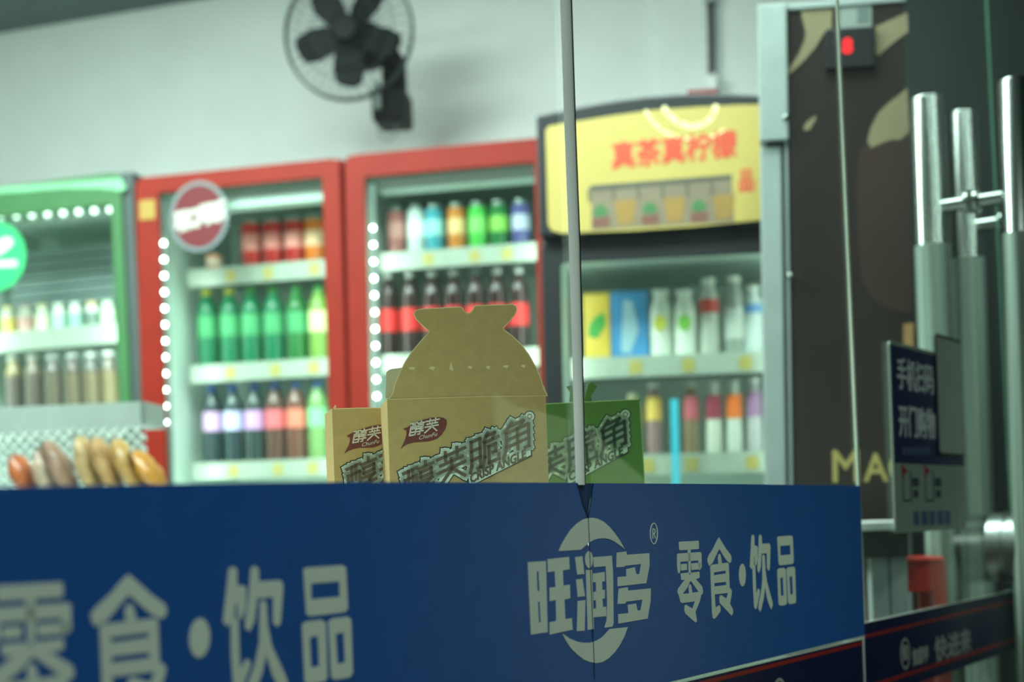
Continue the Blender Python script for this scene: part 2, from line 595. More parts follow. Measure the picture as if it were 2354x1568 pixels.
WORDS = [
    [[(150, 195), (165, 180), (465, 165), (474, 178), (478, 290), (465, 303), (165, 322), (156, 308)]],
    [[(295, 318), (340, 306), (345, 690), (312, 705)]],
    [[(120, 395), (138, 375), (498, 350), (518, 372), (522, 600), (490, 650), (472, 640), (470, 488), (172, 510), (175, 640), (160, 700), (137, 695), (122, 600)]],
    [[(185, 550), (278, 542), (282, 645), (188, 655)]],
    [[(352, 536), (505, 525), (505, 632), (360, 645)]],
    [[(180, 700), (300, 688), (330, 735), (345, 690), (485, 672), (488, 765), (470, 782), (425, 792), (530, 915), (545, 990), (535, 1040), (515, 1050), (505, 1100), (488, 1165),
      (420, 1330), (445, 1480), (425, 1507), (390, 1482), (255, 1360), (242, 1310), (245, 1230), (265, 1212), (375, 1280), (415, 1158), (200, 1188), (175, 1170), (155, 1085),
      (128, 1010), (140, 950), (245, 808), (190, 808)],
     [(332, 832), (285, 935), (210, 1035), (318, 1028), (310, 930), (325, 880), (345, 885), (358, 940), (370, 1020), (470, 1000), (430, 945), (345, 825)]],
    [[(805, 112), (840, 165), (930, 310), (1000, 400), (1012, 470), (1000, 515), (980, 535), (930, 490), (870, 400), (810, 300), (760, 400), (700, 530), (645, 580), (625, 530),
      (618, 470), (640, 410), (720, 280), (770, 170)]],
    [[(805, 385), (825, 385), (840, 440), (855, 545), (800, 550), (790, 450)]],
    [[(665, 585), (690, 558), (945, 525), (965, 545), (980, 940), (1000, 950), (1015, 990), (1010, 1060), (985, 1200), (1030, 1280), (1038, 1340), (1015, 1395), (980, 1360),
      (820, 1190), (815, 1090), (840, 1055), (935, 1118), (955, 1020), (735, 1045), (748, 1260), (815, 1220), (832, 1260), (830, 1320), (760, 1420), (725, 1448), (705, 1430),
      (695, 1350)],
     [(722, 685), (915, 655), (920, 700), (725, 732)], [(728, 860), (922, 838), (928, 890), (732, 915)]],
    [ellipse(1190, 728, 55, 185)],
    [[(1340, 90), (1362, 65), (1385, 90), (1388, 245), (1425, 248), (1440, 275), (1438, 480), (1415, 572), (1397, 555), (1390, 395), (1378, 440), (1380, 530), (1340, 635),
      (1315, 590), (1330, 300)]],
    [[(1358, 580), (1380, 550), (1400, 575), (1415, 1040), (1450, 950), (1472, 970), (1475, 1010), (1425, 1260), (1405, 1290), (1385, 1260), (1365, 900)]],
    [[(1480, 62), (1505, 90), (1510, 215), (1625, 208), (1642, 230), (1648, 270), (1638, 620), (1618, 660), (1595, 620), (1592, 370), (1502, 378), (1490, 600), (1462, 692),
      (1440, 660), (1437, 610), (1455, 350), (1462, 90)]],
    [[(1535, 390), (1555, 420), (1565, 640), (1590, 830), (1680, 1160), (1688, 1210), (1665, 1292), (1640, 1250), (1600, 1130), (1560, 920), (1540, 1100), (1500, 1280),
      (1480, 1330), (1455, 1290), (1460, 1200), (1500, 1000), (1520, 800), (1518, 420)]],
    [[(1762, 110), (1780, 95), (1990, 80), (2012, 105), (2030, 510), (2010, 545), (1805, 570), (1785, 545)], [(1808, 252), (1975, 238), (1980, 390), (1812, 405)]],
    [[(1762, 650), (1785, 620), (1870, 608), (1900, 640), (1918, 1180), (1900, 1215), (1810, 1232), (1785, 1205)], [(1808, 775), (1855, 765), (1868, 1060), (1820, 1070)]],
    [[(1915, 630), (1940, 600), (2030, 590), (2050, 620), (2068, 1150), (2050, 1190), (1960, 1205), (1940, 1175)], [(1960, 755), (2008, 745), (2020, 1040), (1975, 1050)]],
]


def sign_part(name, shapes, conv, dx=0.0):
    mb = MB()
    for sh in shapes:
        loops = [[(x + dx, z) for x, z in fb.hits(conv(l), YL)] for l in sh]
        mb.prism(loops, YL, YL + 0.0005)
    return mb.build(name, PALE, banner)


rx = fb.hit(*zt([(2060, 900)])[0], YL)[0]
lx = fb.hit(808, 1440, YL)[0]
SHIFT = lx - rx
lg = sign_part('logo', LOGO + ARCS, zl)
sign_part('trademark', REG, zl)
sign_part('lettering', WORDS, zt)
sign_part('lettering', WORDS, zt, SHIFT)
sign_part('logo', LOGO + ARCS, zl, SHIFT)

# ------------------------------------------------------------------ navy safety strips
def safety_strip(px, label, ea, eb, p_top, p_red, h_px, with_text):
    f = sframe(px, base=0.7)
    root = thing('safety_strip', label, 'strip', f)
    y = -0.0066
    zt_ = f.hit(*p_top, y)[1]
    zr = f.hit(*p_red, y)[1]
    zbm = f.hit(*h_px, y)[1]
    xa = edge_x(f, *ea, (zt_ + zbm) / 2, y) + 0.006
    xb = edge_x(f, *eb, (zt_ + zbm) / 2, y) - 0.006
    MB().box(xa, xb, y, y + 0.001, zbm, zt_).build('panel', NAVY, root)
    MB().box(xa, xb, y - 0.0002, y + 0.0008, zt_, zt_ + 0.0014).build('border_line', PALE, root)
    t = zt_ - zr
    mb = MB()
    mb.box(xa, xb, y - 0.0006, y, zr - 0.0026, zr + 0.0026)
    mb.box(xa, xb, y - 0.0006, y, zbm + t - 0.0032, zbm + t + 0.0032)
    mb.build('red_stripe', REDLINE, root)
    return root, f, y - 0.0006, xa, xb, zbm, zt_


dim_txt = mat('strip_lettering', (150, 156, 150), 0.5)
root, fd, yd, xa, xb, z0, z1 = safety_strip(2150, 'dark navy strip with red edge lines across the glass door', E2, E3, (2154, 1397), (2082, 1441), (2154, 1555), True)
cx, czm = fd.hit(2081, 1503, yd)
hh = abs(fd.hit(2081, 1466, yd)[1] - czm)
mb = MB().prism([ellipse(cx, czm, hh * 0.92, hh), ellipse(cx, czm, hh * 0.74, hh * 0.82)], yd - 0.0004, yd)
text(mb, '如', cx, yd, czm, hh * 1.1, 0.001, center=True)
mb.build('logo', dim_txt, root)
mb = MB()
xt, ztx = fd.hit(2095, 1518, yd)
text(mb, '如意甲', xt + 0.008, yd, ztx - 0.008, hh * 1.15, 0.0012, sx=0.9)
mb.build('lettering', dim_txt, root)
mb = MB()
xt, ztx = fd.hit(2150, 1504, yd)
text(mb, '快进来', xt, yd, ztx - 0.01, hh * 1.75, 0.0015, sx=1.55)
mb.build('lettering', dim_txt, root)
root, fd2, yd2, xa, xb, z0, z1 = safety_strip(1700, 'dark navy strip with red edge lines under the blue banner', E1, E2, (1988, 1468), (1900, 1499), (1988, 1640), False)
cx, czm = fd2.hit(1792, 1602, yd2)
hh = abs(fd2.hit(1792, 1558, yd2)[1] - czm)
mb = MB().prism([ellipse(cx, czm, hh * 0.92, hh), ellipse(cx, czm, hh * 0.74, hh * 0.82)], yd2 - 0.0004, yd2)
text(mb, '如', cx, yd2, czm, hh * 1.1, 0.001, center=True)
mb.build('logo', dim_txt, root)

# ------------------------------------------------------------------ glass doors with pull handles
fdo = sframe(2130)
lo, hi = 0.02, 0.25
for _ in range(40):
    a_ = (lo + hi) / 2
    if fdo.hit(2335, 350, -a_)[0] - fdo.hit(2130, 350, a_)[0] > 0:
        lo = a_
    else:
        hi = a_
HA = a_
HX = fdo.hit(2130, 350, HA)[0]
ir = abs(fdo.hit(2165, 350, HA)[0] - fdo.hit(2095, 350, HA)[0]) / 2 * math.sin(math.radians(SDEG) * 0 + math.radians(33))
Yi = fdo.w(HX, HA, 1).y
HR = 33 * Yi / F


def pull_handle(root, f, x, ztop, zbot, bars, zsleeve):
    for sgn, nm in ((1, 'pull_handle'), (-1, 'pull_handle')):
        prof = [(HR * 0.1, zbot), (HR * 0.93, zbot), (HR, zbot + 0.003), (HR, ztop - 0.003), (HR * 0.93, ztop), (HR * 0.1, ztop)]
        h = MB().lathe(prof, x, sgn * HA, 28).build(nm, CHROME, root, smooth=True)
        MB().lathe([(HR + 0.0002, zbot + 0.06), (HR + 0.0013, zbot + 0.06), (HR + 0.0013, zsleeve), (HR + 0.0002, zsleeve)], x, sgn * HA, 28).build('film_sleeve', SLEEVE, h, smooth=True)
        for zb_ in bars:
            mb = MB()
            mb.tube([(x, sgn * 0.006, zb_), (x, sgn * (HA - HR * 0.8), zb_)], 0.0135, 16)
            mb.tube([(x, sgn * 0.0055, zb_), (x, sgn * 0.012, zb_)], 0.022, 16)
            mb.build('standoff', CHROME, h, smooth=True)


d1 = thing('door_1', 'clear glass door leaf beside the blue banner', 'door', fdo, kind='structure')
MB().prism(pane_quad(fdo, E2, E3, 0.02, ROOFZ, 0.006, 0.004), -0.005, -0.0015).build('glass_pane', GLASS, d1)
MB().prism(pane_quad(fdo, E3, E3, 0.02, ROOFZ, -0.003, 0.0), -0.005, -0.0015).build('glass_edge', mat('door_glass_edge', (84, 130, 108), 0.2), d1)
ZT = fdo.hit(2130, 228, HA)[1]
ZB1 = fdo.hit(2245, 470, 0)[1]
ZS = fdo.hit(2130, 562, HA)[1]
pull_handle(d1, fdo, HX, ZT, 0.25, (ZB1, 0.45), ZS)
lx_, lz_ = fdo.hit(2286, 1258, -0.006)
lr = 80 * fdo.w(lx_, 0, 1).y / F
Mlock = Matrix.Translation((lx_, -0.0055, lz_)) @ Matrix.Rotation(math.radians(90), 4, 'X')
lk = MB().lathe([(lr * .2, 0), (lr, 0), (lr, 0.028), (lr * .97, 0.03), (lr * .97, 0.034), (lr, 0.036), (lr, 0.062), (lr * .9, 0.068), (lr * .2, 0.068)], 0, 0, 36, Mlock).build('lock', BRUSH, d1, smooth=True)
MB().lathe([(lr * .1, 0.068), (lr * .45, 0.068), (lr * .45, 0.076), (lr * .1, 0.078)], 0, 0, 24, Mlock).build('lock_cylinder', CHROME, lk, smooth=True)

fd_2 = sframe(2400)
d2 = thing('door_2', 'second glass door leaf at the right edge', 'door', fd_2, kind='structure')
q = pane_quad(fd_2, E3, E3, 0.02, ROOFZ, 0.004, -0.85)
MB().prism(q, -0.005, -0.0015).build('glass_pane', GLASS, d2)
HX2 = fd_2.hit(2212, 380, HA)[0]
pull_handle(d2, fd_2, HX2, fd_2.hit(2212, 262, HA)[1], 0.25, (ZB1, 0.45), fd_2.hit(2212, 592, HA)[1])

# ------------------------------------------------------------------ notice card on the door glass
fc = sframe(2090, base=0.95)
card = thing('notice_card', 'navy and grey notice card with white lettering stuck on the glass door', 'notice', fc)
YC = -0.0085
c4 = [fc.hit(a, c, YC) for a, c in ((2044, 783), (2216, 808), (2222, 1203), (2066, 1226))]
xa = c4[0][0]
xb = c4[2][0]
ztp, zbt = c4[0][1], c4[3][1]
cardw = mat('card_grey', (136, 152, 140), 0.5)
cardn = mat('card_navy', (12, 22, 74), 0.5)
cardt = mat('card_lettering', (190, 200, 200), 0.5)
xm0 = fc.hit(2056, 1060, YC)[0]
zm = fc.hit(2060, 1064, YC)[1]
MB().prism(rrect(xa, xb, zbt, ztp, 0.008), YC, YC + 0.003).build('panel', cardw, card)
MB().box(xa + 0.006, xb - 0.004, YC - 0.0006, YC, zm, ztp - 0.006).build('navy_field', cardn, card)
mb = MB()
x1, zz = fc.hit(2062, 893, YC)
x1e, _ = fc.hit(2147, 905, YC)
cw = (x1e - x1) / 4.0
hch = fc.hit(2064, 812, YC)[1] - zz
text(mb, '手机扫码', x1, YC - 0.0006, zz + hch * 0.08, cw, 0.0012, az=(0, hch / cw * 0.95))
mb.build('lettering', cardt, card)
mb = MB()
x1, zz = fc.hit(2066, 1002, YC)
hch = fc.hit(2066, 920, YC)[1] - zz
text(mb, '开门购物', x1, YC - 0.0006, zz + hch * 0.08, cw, 0.0012, az=(0, hch / cw * 0.95))
mb.build('lettering', cardt, card)
sm = mat('small_print', (70, 84, 120), 0.5)
for row_, (x0_, x1_, y0_, y1_, n_) in enumerate(((2074, 2140, 1028, 1046, 7), (2100, 2190, 1176, 1206, 5))):
    mb = MB()
    for k in range(n_):
        a_x = x0_ + (x1_ - x0_) * k / n_
        b_x = a_x + (x1_ - x0_) / n_ * (0.7 + 0.1 * (k % 2))
        sk = -0.02 * (a_x - x0_)
        xa_, za_ = fc.hit(a_x, y0_ + sk, YC)
        xb2, zb2 = fc.hit(b_x, y1_ + sk, YC)
        mb.box(xa_, xb2, YC - 0.0009, YC - 0.0005, zb2, za_)
    mb.build('small_print', sm, card)
qx0, qz1 = fc.hit(2146, 766, YC)
qx1, qz0 = fc.hit(2214, 1052, YC)
cp = MB().prism(rrect(qx0, qx1, qz0, qz1, 0.008), YC - 0.003, YC - 0.0007).build('code_panel', mat('code_panel_dark', (24, 32, 40), 0.5), card)
MB().prism(rrect(qx0 + 0.004, qx1 - 0.004, qz0 + 0.006, qz1 - 0.006, 0.006), YC - 0.0036, YC - 0.003).build('blank_field', mat('code_panel_pale', (150, 164, 152), 0.5), cp)
ik = mat('icon_dark', (44, 60, 70), 0.5)
for px in (2074, 2126):
    x0, zc = fc.hit(px, 1098, YC)
    pw = abs(fc.hit(px + 18, 1098, YC)[0] - x0)
    mb, mr = MB(), MB()
    for (dx, z0_, z1_, w_) in ((0, 1082, 1152, .004), (1, 1082, 1152, .004)):
        xx = x0 + dx * pw
        mb.box(xx, xx + w_, YC - 0.0006, YC, fc.hit(px, z1_, YC)[1], fc.hit(px, z0_, YC)[1])
    mb.box(x0, x0 + pw, YC - 0.0006, YC, fc.hit(px, 1153, YC)[1], fc.hit(px, 1149, YC)[1])
    mb.box(x0 + pw * 1.25, x0 + pw * 2.1, YC - 0.0006, YC, fc.hit(px, 1118, YC)[1], fc.hit(px, 1098, YC)[1])
    mb.box(x0 + pw * 1.35, x0 + pw * 2.0, YC - 0.0006, YC, fc.hit(px, 1144, YC)[1], fc.hit(px, 1126, YC)[1])
    xr, zr = fc.hit(px - 2, 1078, YC)
    mb.build('icon', ik, card)
    mr.prism([(xr, zr + .008), (xr + pw * .8, zr - .004), (xr + pw * .3, zr - .008), (xr + pw * .1, zr - .022)], YC - 0.0006, YC).build('arrow', mat('icon_red', (150, 30, 40), 0.5), card)


# ------------------------------------------------------------------ ledge behind the glass and the snack boxes
ZSH = 0.974
fl = sframe(1000)
tag(MB().box(-0.95, 0.95, 0.012, 0.62, ZSH - 0.03, ZSH).box(-0.95, 0.95, 0.55, 0.62, 0, ZSH - 0.03).build('trim_2', WHITE, None, fl), 'white display ledge behind the shop window', 'ledge', kind='structure')

GL = {
    '醇': [[(0, 9.3), (4.6, 9.3)], [(.4, 7), (4.4, 7), (4.4, .4), (.4, .4), (.4, 7)], [(1.7, 9.3), (1.7, 5)], [(3.1, 9.3), (3.1, 5)], [(.4, 2.6), (4.4, 2.6)],
          [(7.5, 10), (7.5, 9)], [(5.2, 8.6), (10, 8.6)], [(5.8, 7.3), (9.4, 7.3), (9.4, 5.7), (5.8, 5.7), (5.8, 7.3)], [(5.4, 4.4), (9.6, 4.4), (7.8, 3.2), (7.8, .3), (6.6, .3)], [(5, 2.4), (10, 2.4)]],
    '芙': [[(.3, 8.8), (9.7, 8.8)], [(3, 10), (3, 7.6)], [(7, 10), (7, 7.6)], [(1.2, 6.5), (8.8, 6.5)], [(.3, 4.5), (9.7, 4.5)], [(5, 7.2), (5, 4), (.8, .3)], [(5.4, 4), (9.4, .3)]],
    '脆': [[(0, .2), (.6, 2), (.6, 9.5), (3.6, 9.5), (3.6, .5), (2.6, .5)], [(.6, 6.6), (3.6, 6.6)], [(.6, 3.8), (3.6, 3.8)], [(6.3, 10), (5, 8)], [(6, 9.3), (8.8, 9.3), (8, 7.7)],
          [(10, 7.5), (5.2, 7.5), (5.2, 3), (4.4, .2)], [(6.6, 5.7), (9, 5.7), (9, 3.4), (8, 3.4)], [(6.6, 5.7), (6.6, .6), (10, .6), (10, 2)]],
    '角': [[(3.4, 10), (1, 7.8)], [(3, 9), (7.5, 9), (6, 7.4)], [(.3, 0), (1.4, 3), (1.4, 7.2), (9.2, 7.2), (9.2, .3), (7.8, .3)], [(1.4, 5), (9.2, 5)], [(1.4, 2.8), (9.2, 2.8)], [(5.3, 7.2), (5.3, .8)]],
}


def stroke(mb, pts, w, y0, y1):
    for (ax_, az_), (bx, bz) in zip(pts, pts[1:]):
        d = Vector((bx - ax_, bz - az_))
        if d.length < 1e-6:
            continue
        d.normalize()
        nn = Vector((-d.y, d.x)) * w / 2
        e = d * w / 2
        mb.prism([(ax_ - e.x + nn.x, az_ - e.y + nn.y), (ax_ - e.x - nn.x, az_ - e.y - nn.y), (bx + e.x - nn.x, bz + e.y - nn.y), (bx + e.x + nn.x, bz + e.y + nn.y)], y0, y1)


def title(root, o, ch, cw, slope, mats, xmax, zmin, glyphs='醇芙脆角', sub=None):
    """slanted title: strokes over a pale backing over a dark outline; o is the lower left, cw the advance"""
    def P(x, z):
        return (o[0] + x, o[1] + z + slope * x)
    layers = ((0.33, 'outline', mats[0], 0.0003), (0.265, 'backing', mats[1], 0.0006), (0.098, 'lettering', mats[2], 0.0009))
    for wf, nm, mt, dy in layers:
        mb = MB()
        for i, g in enumerate(glyphs):
            for st in GL[g]:
                pts = [P(i * cw + x / 10 * cw * 0.88, z / 10 * ch) for x, z in st]
                pts = [(min(max(x, 0.004), xmax - cw * wf / 2), max(z, zmin + cw * wf / 2)) for x, z in pts]
                k = 1.0 if nm != 'lettering' else 1.0
                stroke(mb, pts, cw * wf * k, -dy, -dy + 0.0003)
                if wf > 0.1:
                    for x, z in pts:
                        mb.prism(ellipse(x, z, cw * wf * 0.56, cw * wf * 0.56, 14), -dy, -dy + 0.0003)
        if nm != 'lettering':
            rr = cw * (0.175 if nm == 'outline' else 0.14)
            cxx, czz = P(3.86 * cw, ch * 0.93)
            if cxx + rr < xmax + 0.01:
                mb.prism(ellipse(cxx, czz, rr, rr), -dy, -dy + 0.0003)
            if sub:
                p = [P(1.9 * cw, -0.42 * ch), P(3.9 * cw, -0.36 * ch), P(3.9 * cw, 0.1 * ch), P(1.9 * cw, 0.1 * ch)]
                gg = 0.0 if nm == 'outline' else cw * 0.045
                mb.prism([(p[0][0] + gg, p[0][1] + gg), (p[1][0] - gg, p[1][1] + gg), (p[2][0] - gg, p[2][1] - gg), (p[3][0] + gg, p[3][1] - gg)], -dy, -dy + 0.0003)
        else:
            cxx, czz = P(3.86 * cw, ch * 0.93)
            if cxx + cw * .08 < xmax + 0.01:
                mb.prism([ellipse(cxx, czz, cw * .075, cw * .075), ellipse(cxx, czz, cw * .055, cw * .055)], -dy, -dy + 0.0003)
            if sub:
                x0, z0_ = P(1.98 * cw, -0.3 * ch)
                text(mb, sub, x0, -dy, z0_, cw * 0.38, 0.00045, ax=(1, slope), sx=0.76)
        mb.build(nm, mt, root)


def leaf_logo(root, f, pts, tx, tz, clip=None):
    lm = mat('brand_oval', (112, 40, 26), 0.5)
    P = f.hits(pts)
    if clip:
        P = [(min(x, clip), z) for x, z in P]
    lo = MB().prism(P, -0.0006, 0).build('brand_mark', lm, root)
    mb = MB()
    s = 0.0132
    x, z = f.hit(tx, tz)
    for i, g in enumerate('醇芙'):
        for st_ in GL[g]:
            pts_ = []
            for gx, gzz in st_:
                u, v = (i * 1.04 + gx / 10 * 0.95) * s * 1.22, gzz / 10 * s * 1.12
                pts_.append((x + u + v * 0.22, z + v + u * 0.17))
            stroke(mb, pts_, s * 0.115, -0.0010, -0.0006)
    text(mb, 'ChunFu', x + 0.0105, -0.0006, z - 0.0042, s * 0.5, 0, ax=(1, 0.2), az=(0.3, 1))
    mb.build('lettering', mat('brand_lettering', (226, 214, 190), 0.5), lo)


def carton(root, w, d, h, bm_, tk=0.0012):
    """open carton: four walls and a floor"""
    mb = MB()
    mb.box(0, w, 0, tk, 0, h).box(0, tk, tk, d, 0, h).box(w - tk, w, tk, d, 0, h).box(tk, w - tk, d - tk, d, 0, h).box(tk, w - tk, tk, d - tk, 0, tk)
    return mb.build('box_body', bm_, root)


def zbx(pts):
    return [(900 + a / 6.195, 940 + c / 6.195) for a, c in pts]


TM = [mat('title_outline', (50, 46, 34), 0.6), mat('title_silver', (218, 228, 208), 0.5), mat('title_strokes', (98, 82, 54), 0.6)]
TMG = [mat('title_outline_green', (22, 40, 20), 0.6), mat('title_silver_green', (172, 200, 162), 0.5), mat('title_strokes_green', (24, 52, 20), 0.6)]

# front kraft box
p = at(893, 1010, 1.57)
fx = Frame((p.x, p.y, ZSH), 10, 0.0, ZSH)
BOXF = Frame((p.x, p.y, ZSH), 10, 0.0, 0.0)
bx = thing('snack_box', 'kraft snack box with raised die-cut lid at the front behind the banner', 'box', BOXF)
W = BOXF.hit(1258, 1010)[0]
HT = BOXF.hit(1075, 914)[1]
carton(bx, W, 0.085, HT, KRAFT)
flap_px = [(893, 918), (903, 905), (908, 885), (918, 860), (932, 832), (950, 805), (970, 782), (986, 764), (986, 760), (970, 747), (957, 733), (952, 722), (956, 714), (965, 711),
           (1058, 706), (1063, 709), (1068, 717), (1075, 721), (1082, 719), (1088, 712), (1092, 704), (1098, 703), (1178, 700), (1186, 704), (1188, 712), (1183, 724), (1170, 740),
           (1156, 754), (1158, 758), (1178, 773), (1198, 792), (1216, 816), (1232, 845), (1244, 873), (1250, 895), (1257, 906), (1258, 911)]
FP = BOXF.hits(flap_px, 0.0)
fl_o = MB().prism(FP, 0.0001, 0.0014).build('lid_flap', KRAFT, bx)
# pale cut edge of the board
mb = MB()
mb.tube([(x, 0.0006, z) for x, z in FP], 0.00075, 6)
mb.build('cut_edge', KRAFTE, fl_o)
mb = MB()
mb.tube([(x, -0.0002, z) for x, z in BOXF.hits([(895, 918), (1000, 915), (1100, 912), (1256, 910)])], 0.0005, 6)
mb.build('fold_crease', KRAFTE, fl_o)
mb = MB()
for (px, py, rw, rh) in ((947, 847, 9, 4), (993, 847, 8, 5), (1037, 843, 5, 12), (1080, 845, 6, 4), (1122, 845, 6, 5), (1163, 843, 7, 4), (1203, 842, 6, 4)):
    x, z = BOXF.hit(px, py)
    k = p.y / F
    if rh == 12:
        mb.prism([(x, z + rh * k), (x + rw * k, z - 6 * k), (x + 3 * k, z - rh * k * 0.9), (x - rw * k, z - 6 * k)], -0.0004, 0.0002)
    else:
        mb.prism([(x - rw * k, z), (x - rw * k * .3, z + rh * k), (x + rw * k, z + rh * k * .6), (x + rw * k * .4, z - rh * k)], -0.0004, 0.0002)
mb.build('pale_flap_mark', KRAFTE, fl_o)  # small pale marks in a row across the flap
MB().prism(BOXF.hits([(886, 915), (888, 856), (896, 849), (925, 845), (925, 915)], 0.03), 0.03, 0.0312).build('dust_flap', mat('board_inside', (176, 176, 150), 0.8), bx)
MB().prism(BOXF.hits([(1240, 915), (1245, 880), (1252, 890), (1258, 910)], 0.03), 0.03, 0.0312).build('dust_flap', _mats['board_inside'], bx)
LEAF = [(165, 285), (215, 268), (300, 215), (430, 160), (560, 128), (680, 120), (745, 130), (785, 165), (788, 220), (765, 290), (710, 375), (640, 430), (540, 462), (430, 472),
        (330, 478), (240, 500), (180, 530), (128, 575), (165, 500), (195, 430), (215, 350), (210, 310)]
leaf_logo(bx, BOXF, zbx(LEAF), *zbx([(245, 392)])[0])
o_ = BOXF.hit(930, 1158)
c_w = (BOXF.hit(*zbx([(1620, 700)])[0])[0] - BOXF.hit(*zbx([(1150, 700)])[0])[0])
title(bx, o_, c_w * 0.95, c_w, 0.42, TM, W - 0.002, 0.004, sub='CRISP ANGLE')

# left kraft box, partly behind the front one
p = at(766, 1020, 1.66)
BL = Frame((p.x, p.y, ZSH), 13, 0.0, 0.0)
bl = thing('snack_box', 'kraft snack box half hidden at the left of the taller lidded one', 'box', BL)
W2 = BL.hit(940, 1010)[0]
carton(bl, W2, 0.09, BL.hit(800, 938)[1], KRAFT)
mb = MB()
mb.tube([(x, 0.0002, z) for x, z in BL.hits([(767, 940), (830, 938), (884, 938)])], 0.0006, 6)
mb.build('cut_edge', KRAFTE, bl)
tx_ = BL.hit(766, 938)
MB().prism([(tx_[0], tx_[1]), (tx_[0] + 0.003, tx_[1] + 0.004), (tx_[0] + 0.0035, tx_[1])], 0.0, 0.001).build('torn_corner', KRAFTE, bl)


def zbl(pts):
    return [(740 + a / 8.04, 920 + c / 8.04) for a, c in pts]


LEAFL = [(455, 665), (520, 625), (640, 570), (780, 520), (920, 480), (1040, 458), (1120, 455), (1190, 470), (1230, 520), (1215, 620), (1160, 740), (1080, 830), (960, 875), (840, 882),
         (700, 882), (580, 905), (490, 940), (410, 990), (455, 910), (500, 820), (520, 740), (515, 690)]
leaf_logo(bl, BL, zbl(LEAFL), *zbl([(560, 800)])[0])
o_ = BL.hit(*zbl([(480, 1830)])[0])
title(bl, o_, c_w * 1.0, c_w * 1.03, 0.42, TM, W2 - 0.003, 0.004)

# green box
p = at(1215, 1010, 1.80)
BG = Frame((p.x, p.y, ZSH), 10, -0.028, 0.0)
bg = thing('snack_box', 'green snack box standing behind the kraft one beside the steel joint strip', 'box', BG)
WG = BG.hit(1476, 1010)[0]
HG = BG.hit(1370, 923)[1]
carton(bg, WG, 0.085, HG, GREENB)
mb = MB()
ge = mat('green_board_edge', (150, 190, 110), 0.7)
mb.tube([(x, 0.0002, z) for x, z in ((0.002, HG), (WG * .5, HG), (WG - 0.002, HG))], 0.0006, 6)
mb.tube([(x, 0.0002, z) for x, z in ((WG, HG - 0.002), (WG, 0.002))], 0.0006, 6)
mb.build('cut_edge', ge, bg)
MB().prism(BG.hits([(1309, 924), (1311, 902), (1302, 889), (1310, 886), (1322, 889), (1324, 924)], 0.004), 0.004, 0.0055).build('torn_lid_tab', GREENB, bg)
MB().prism(BG.hits([(1341, 924), (1352, 884), (1360, 878), (1374, 888), (1366, 900), (1358, 912), (1362, 924)], 0.004), 0.004, 0.0055).build('torn_lid_tab', GREENB, bg)
MB().prism(BG.hits([(1462, 924), (1464, 917), (1468, 921), (1471, 915), (1472, 924)], 0.002), 0.002, 0.003).build('torn_corner', GREENB, bg)
cg = BG.hit(1424, 1010)[0] - BG.hit(1350, 1010)[0]
o_ = BG.hit(1162, 1158)
title(bg, o_, cg * 0.93, cg, 0.42, TMG, WG - 0.003, 0.004, sub='CRISP ANGLE')

# ------------------------------------------------------------------ coolers
CR = -15.0
CP = at(1240, 700, 4.1)


def cooler_frame(px, lean, Yoff=0.0, deg=CR):
    base = Frame((CP.x, CP.y, 0), CR)
    x, z = base.hit(px, 700, Yoff)
    P = base.w(x, Yoff, z)
    return Frame(P, deg, lean, 0.0) if False else _pivot(P, deg, lean)


def _pivot(P, deg, lean):
    f = Frame.__new__(Frame)
    f.M = Matrix.Translation(P) @ Matrix.Rotation(math.radians(deg), 4, 'Z') @ Matrix.Rotation(lean, 4, 'Y') @ Matrix.Translation((0, 0, -P.z))
    f.I = f.M.inverted()
    f.deg = deg
    return f


LINER = mat('cooler_liner', (206, 226, 216), 0.5, var=0.02)
LED = mat('led_white', (235, 255, 245), 0.4, emit=34.0, var=0.0)
LEDBAR = mat('light_box', (205, 232, 220), 0.5, emit=0.12, var=0.0)
SHELFM = mat('shelf_white', (166, 178, 168), 0.4, var=0.02)
RAIL = mat('price_rail', (166, 178, 164), 0.3, emit=0.0, var=0.05, scale=25)


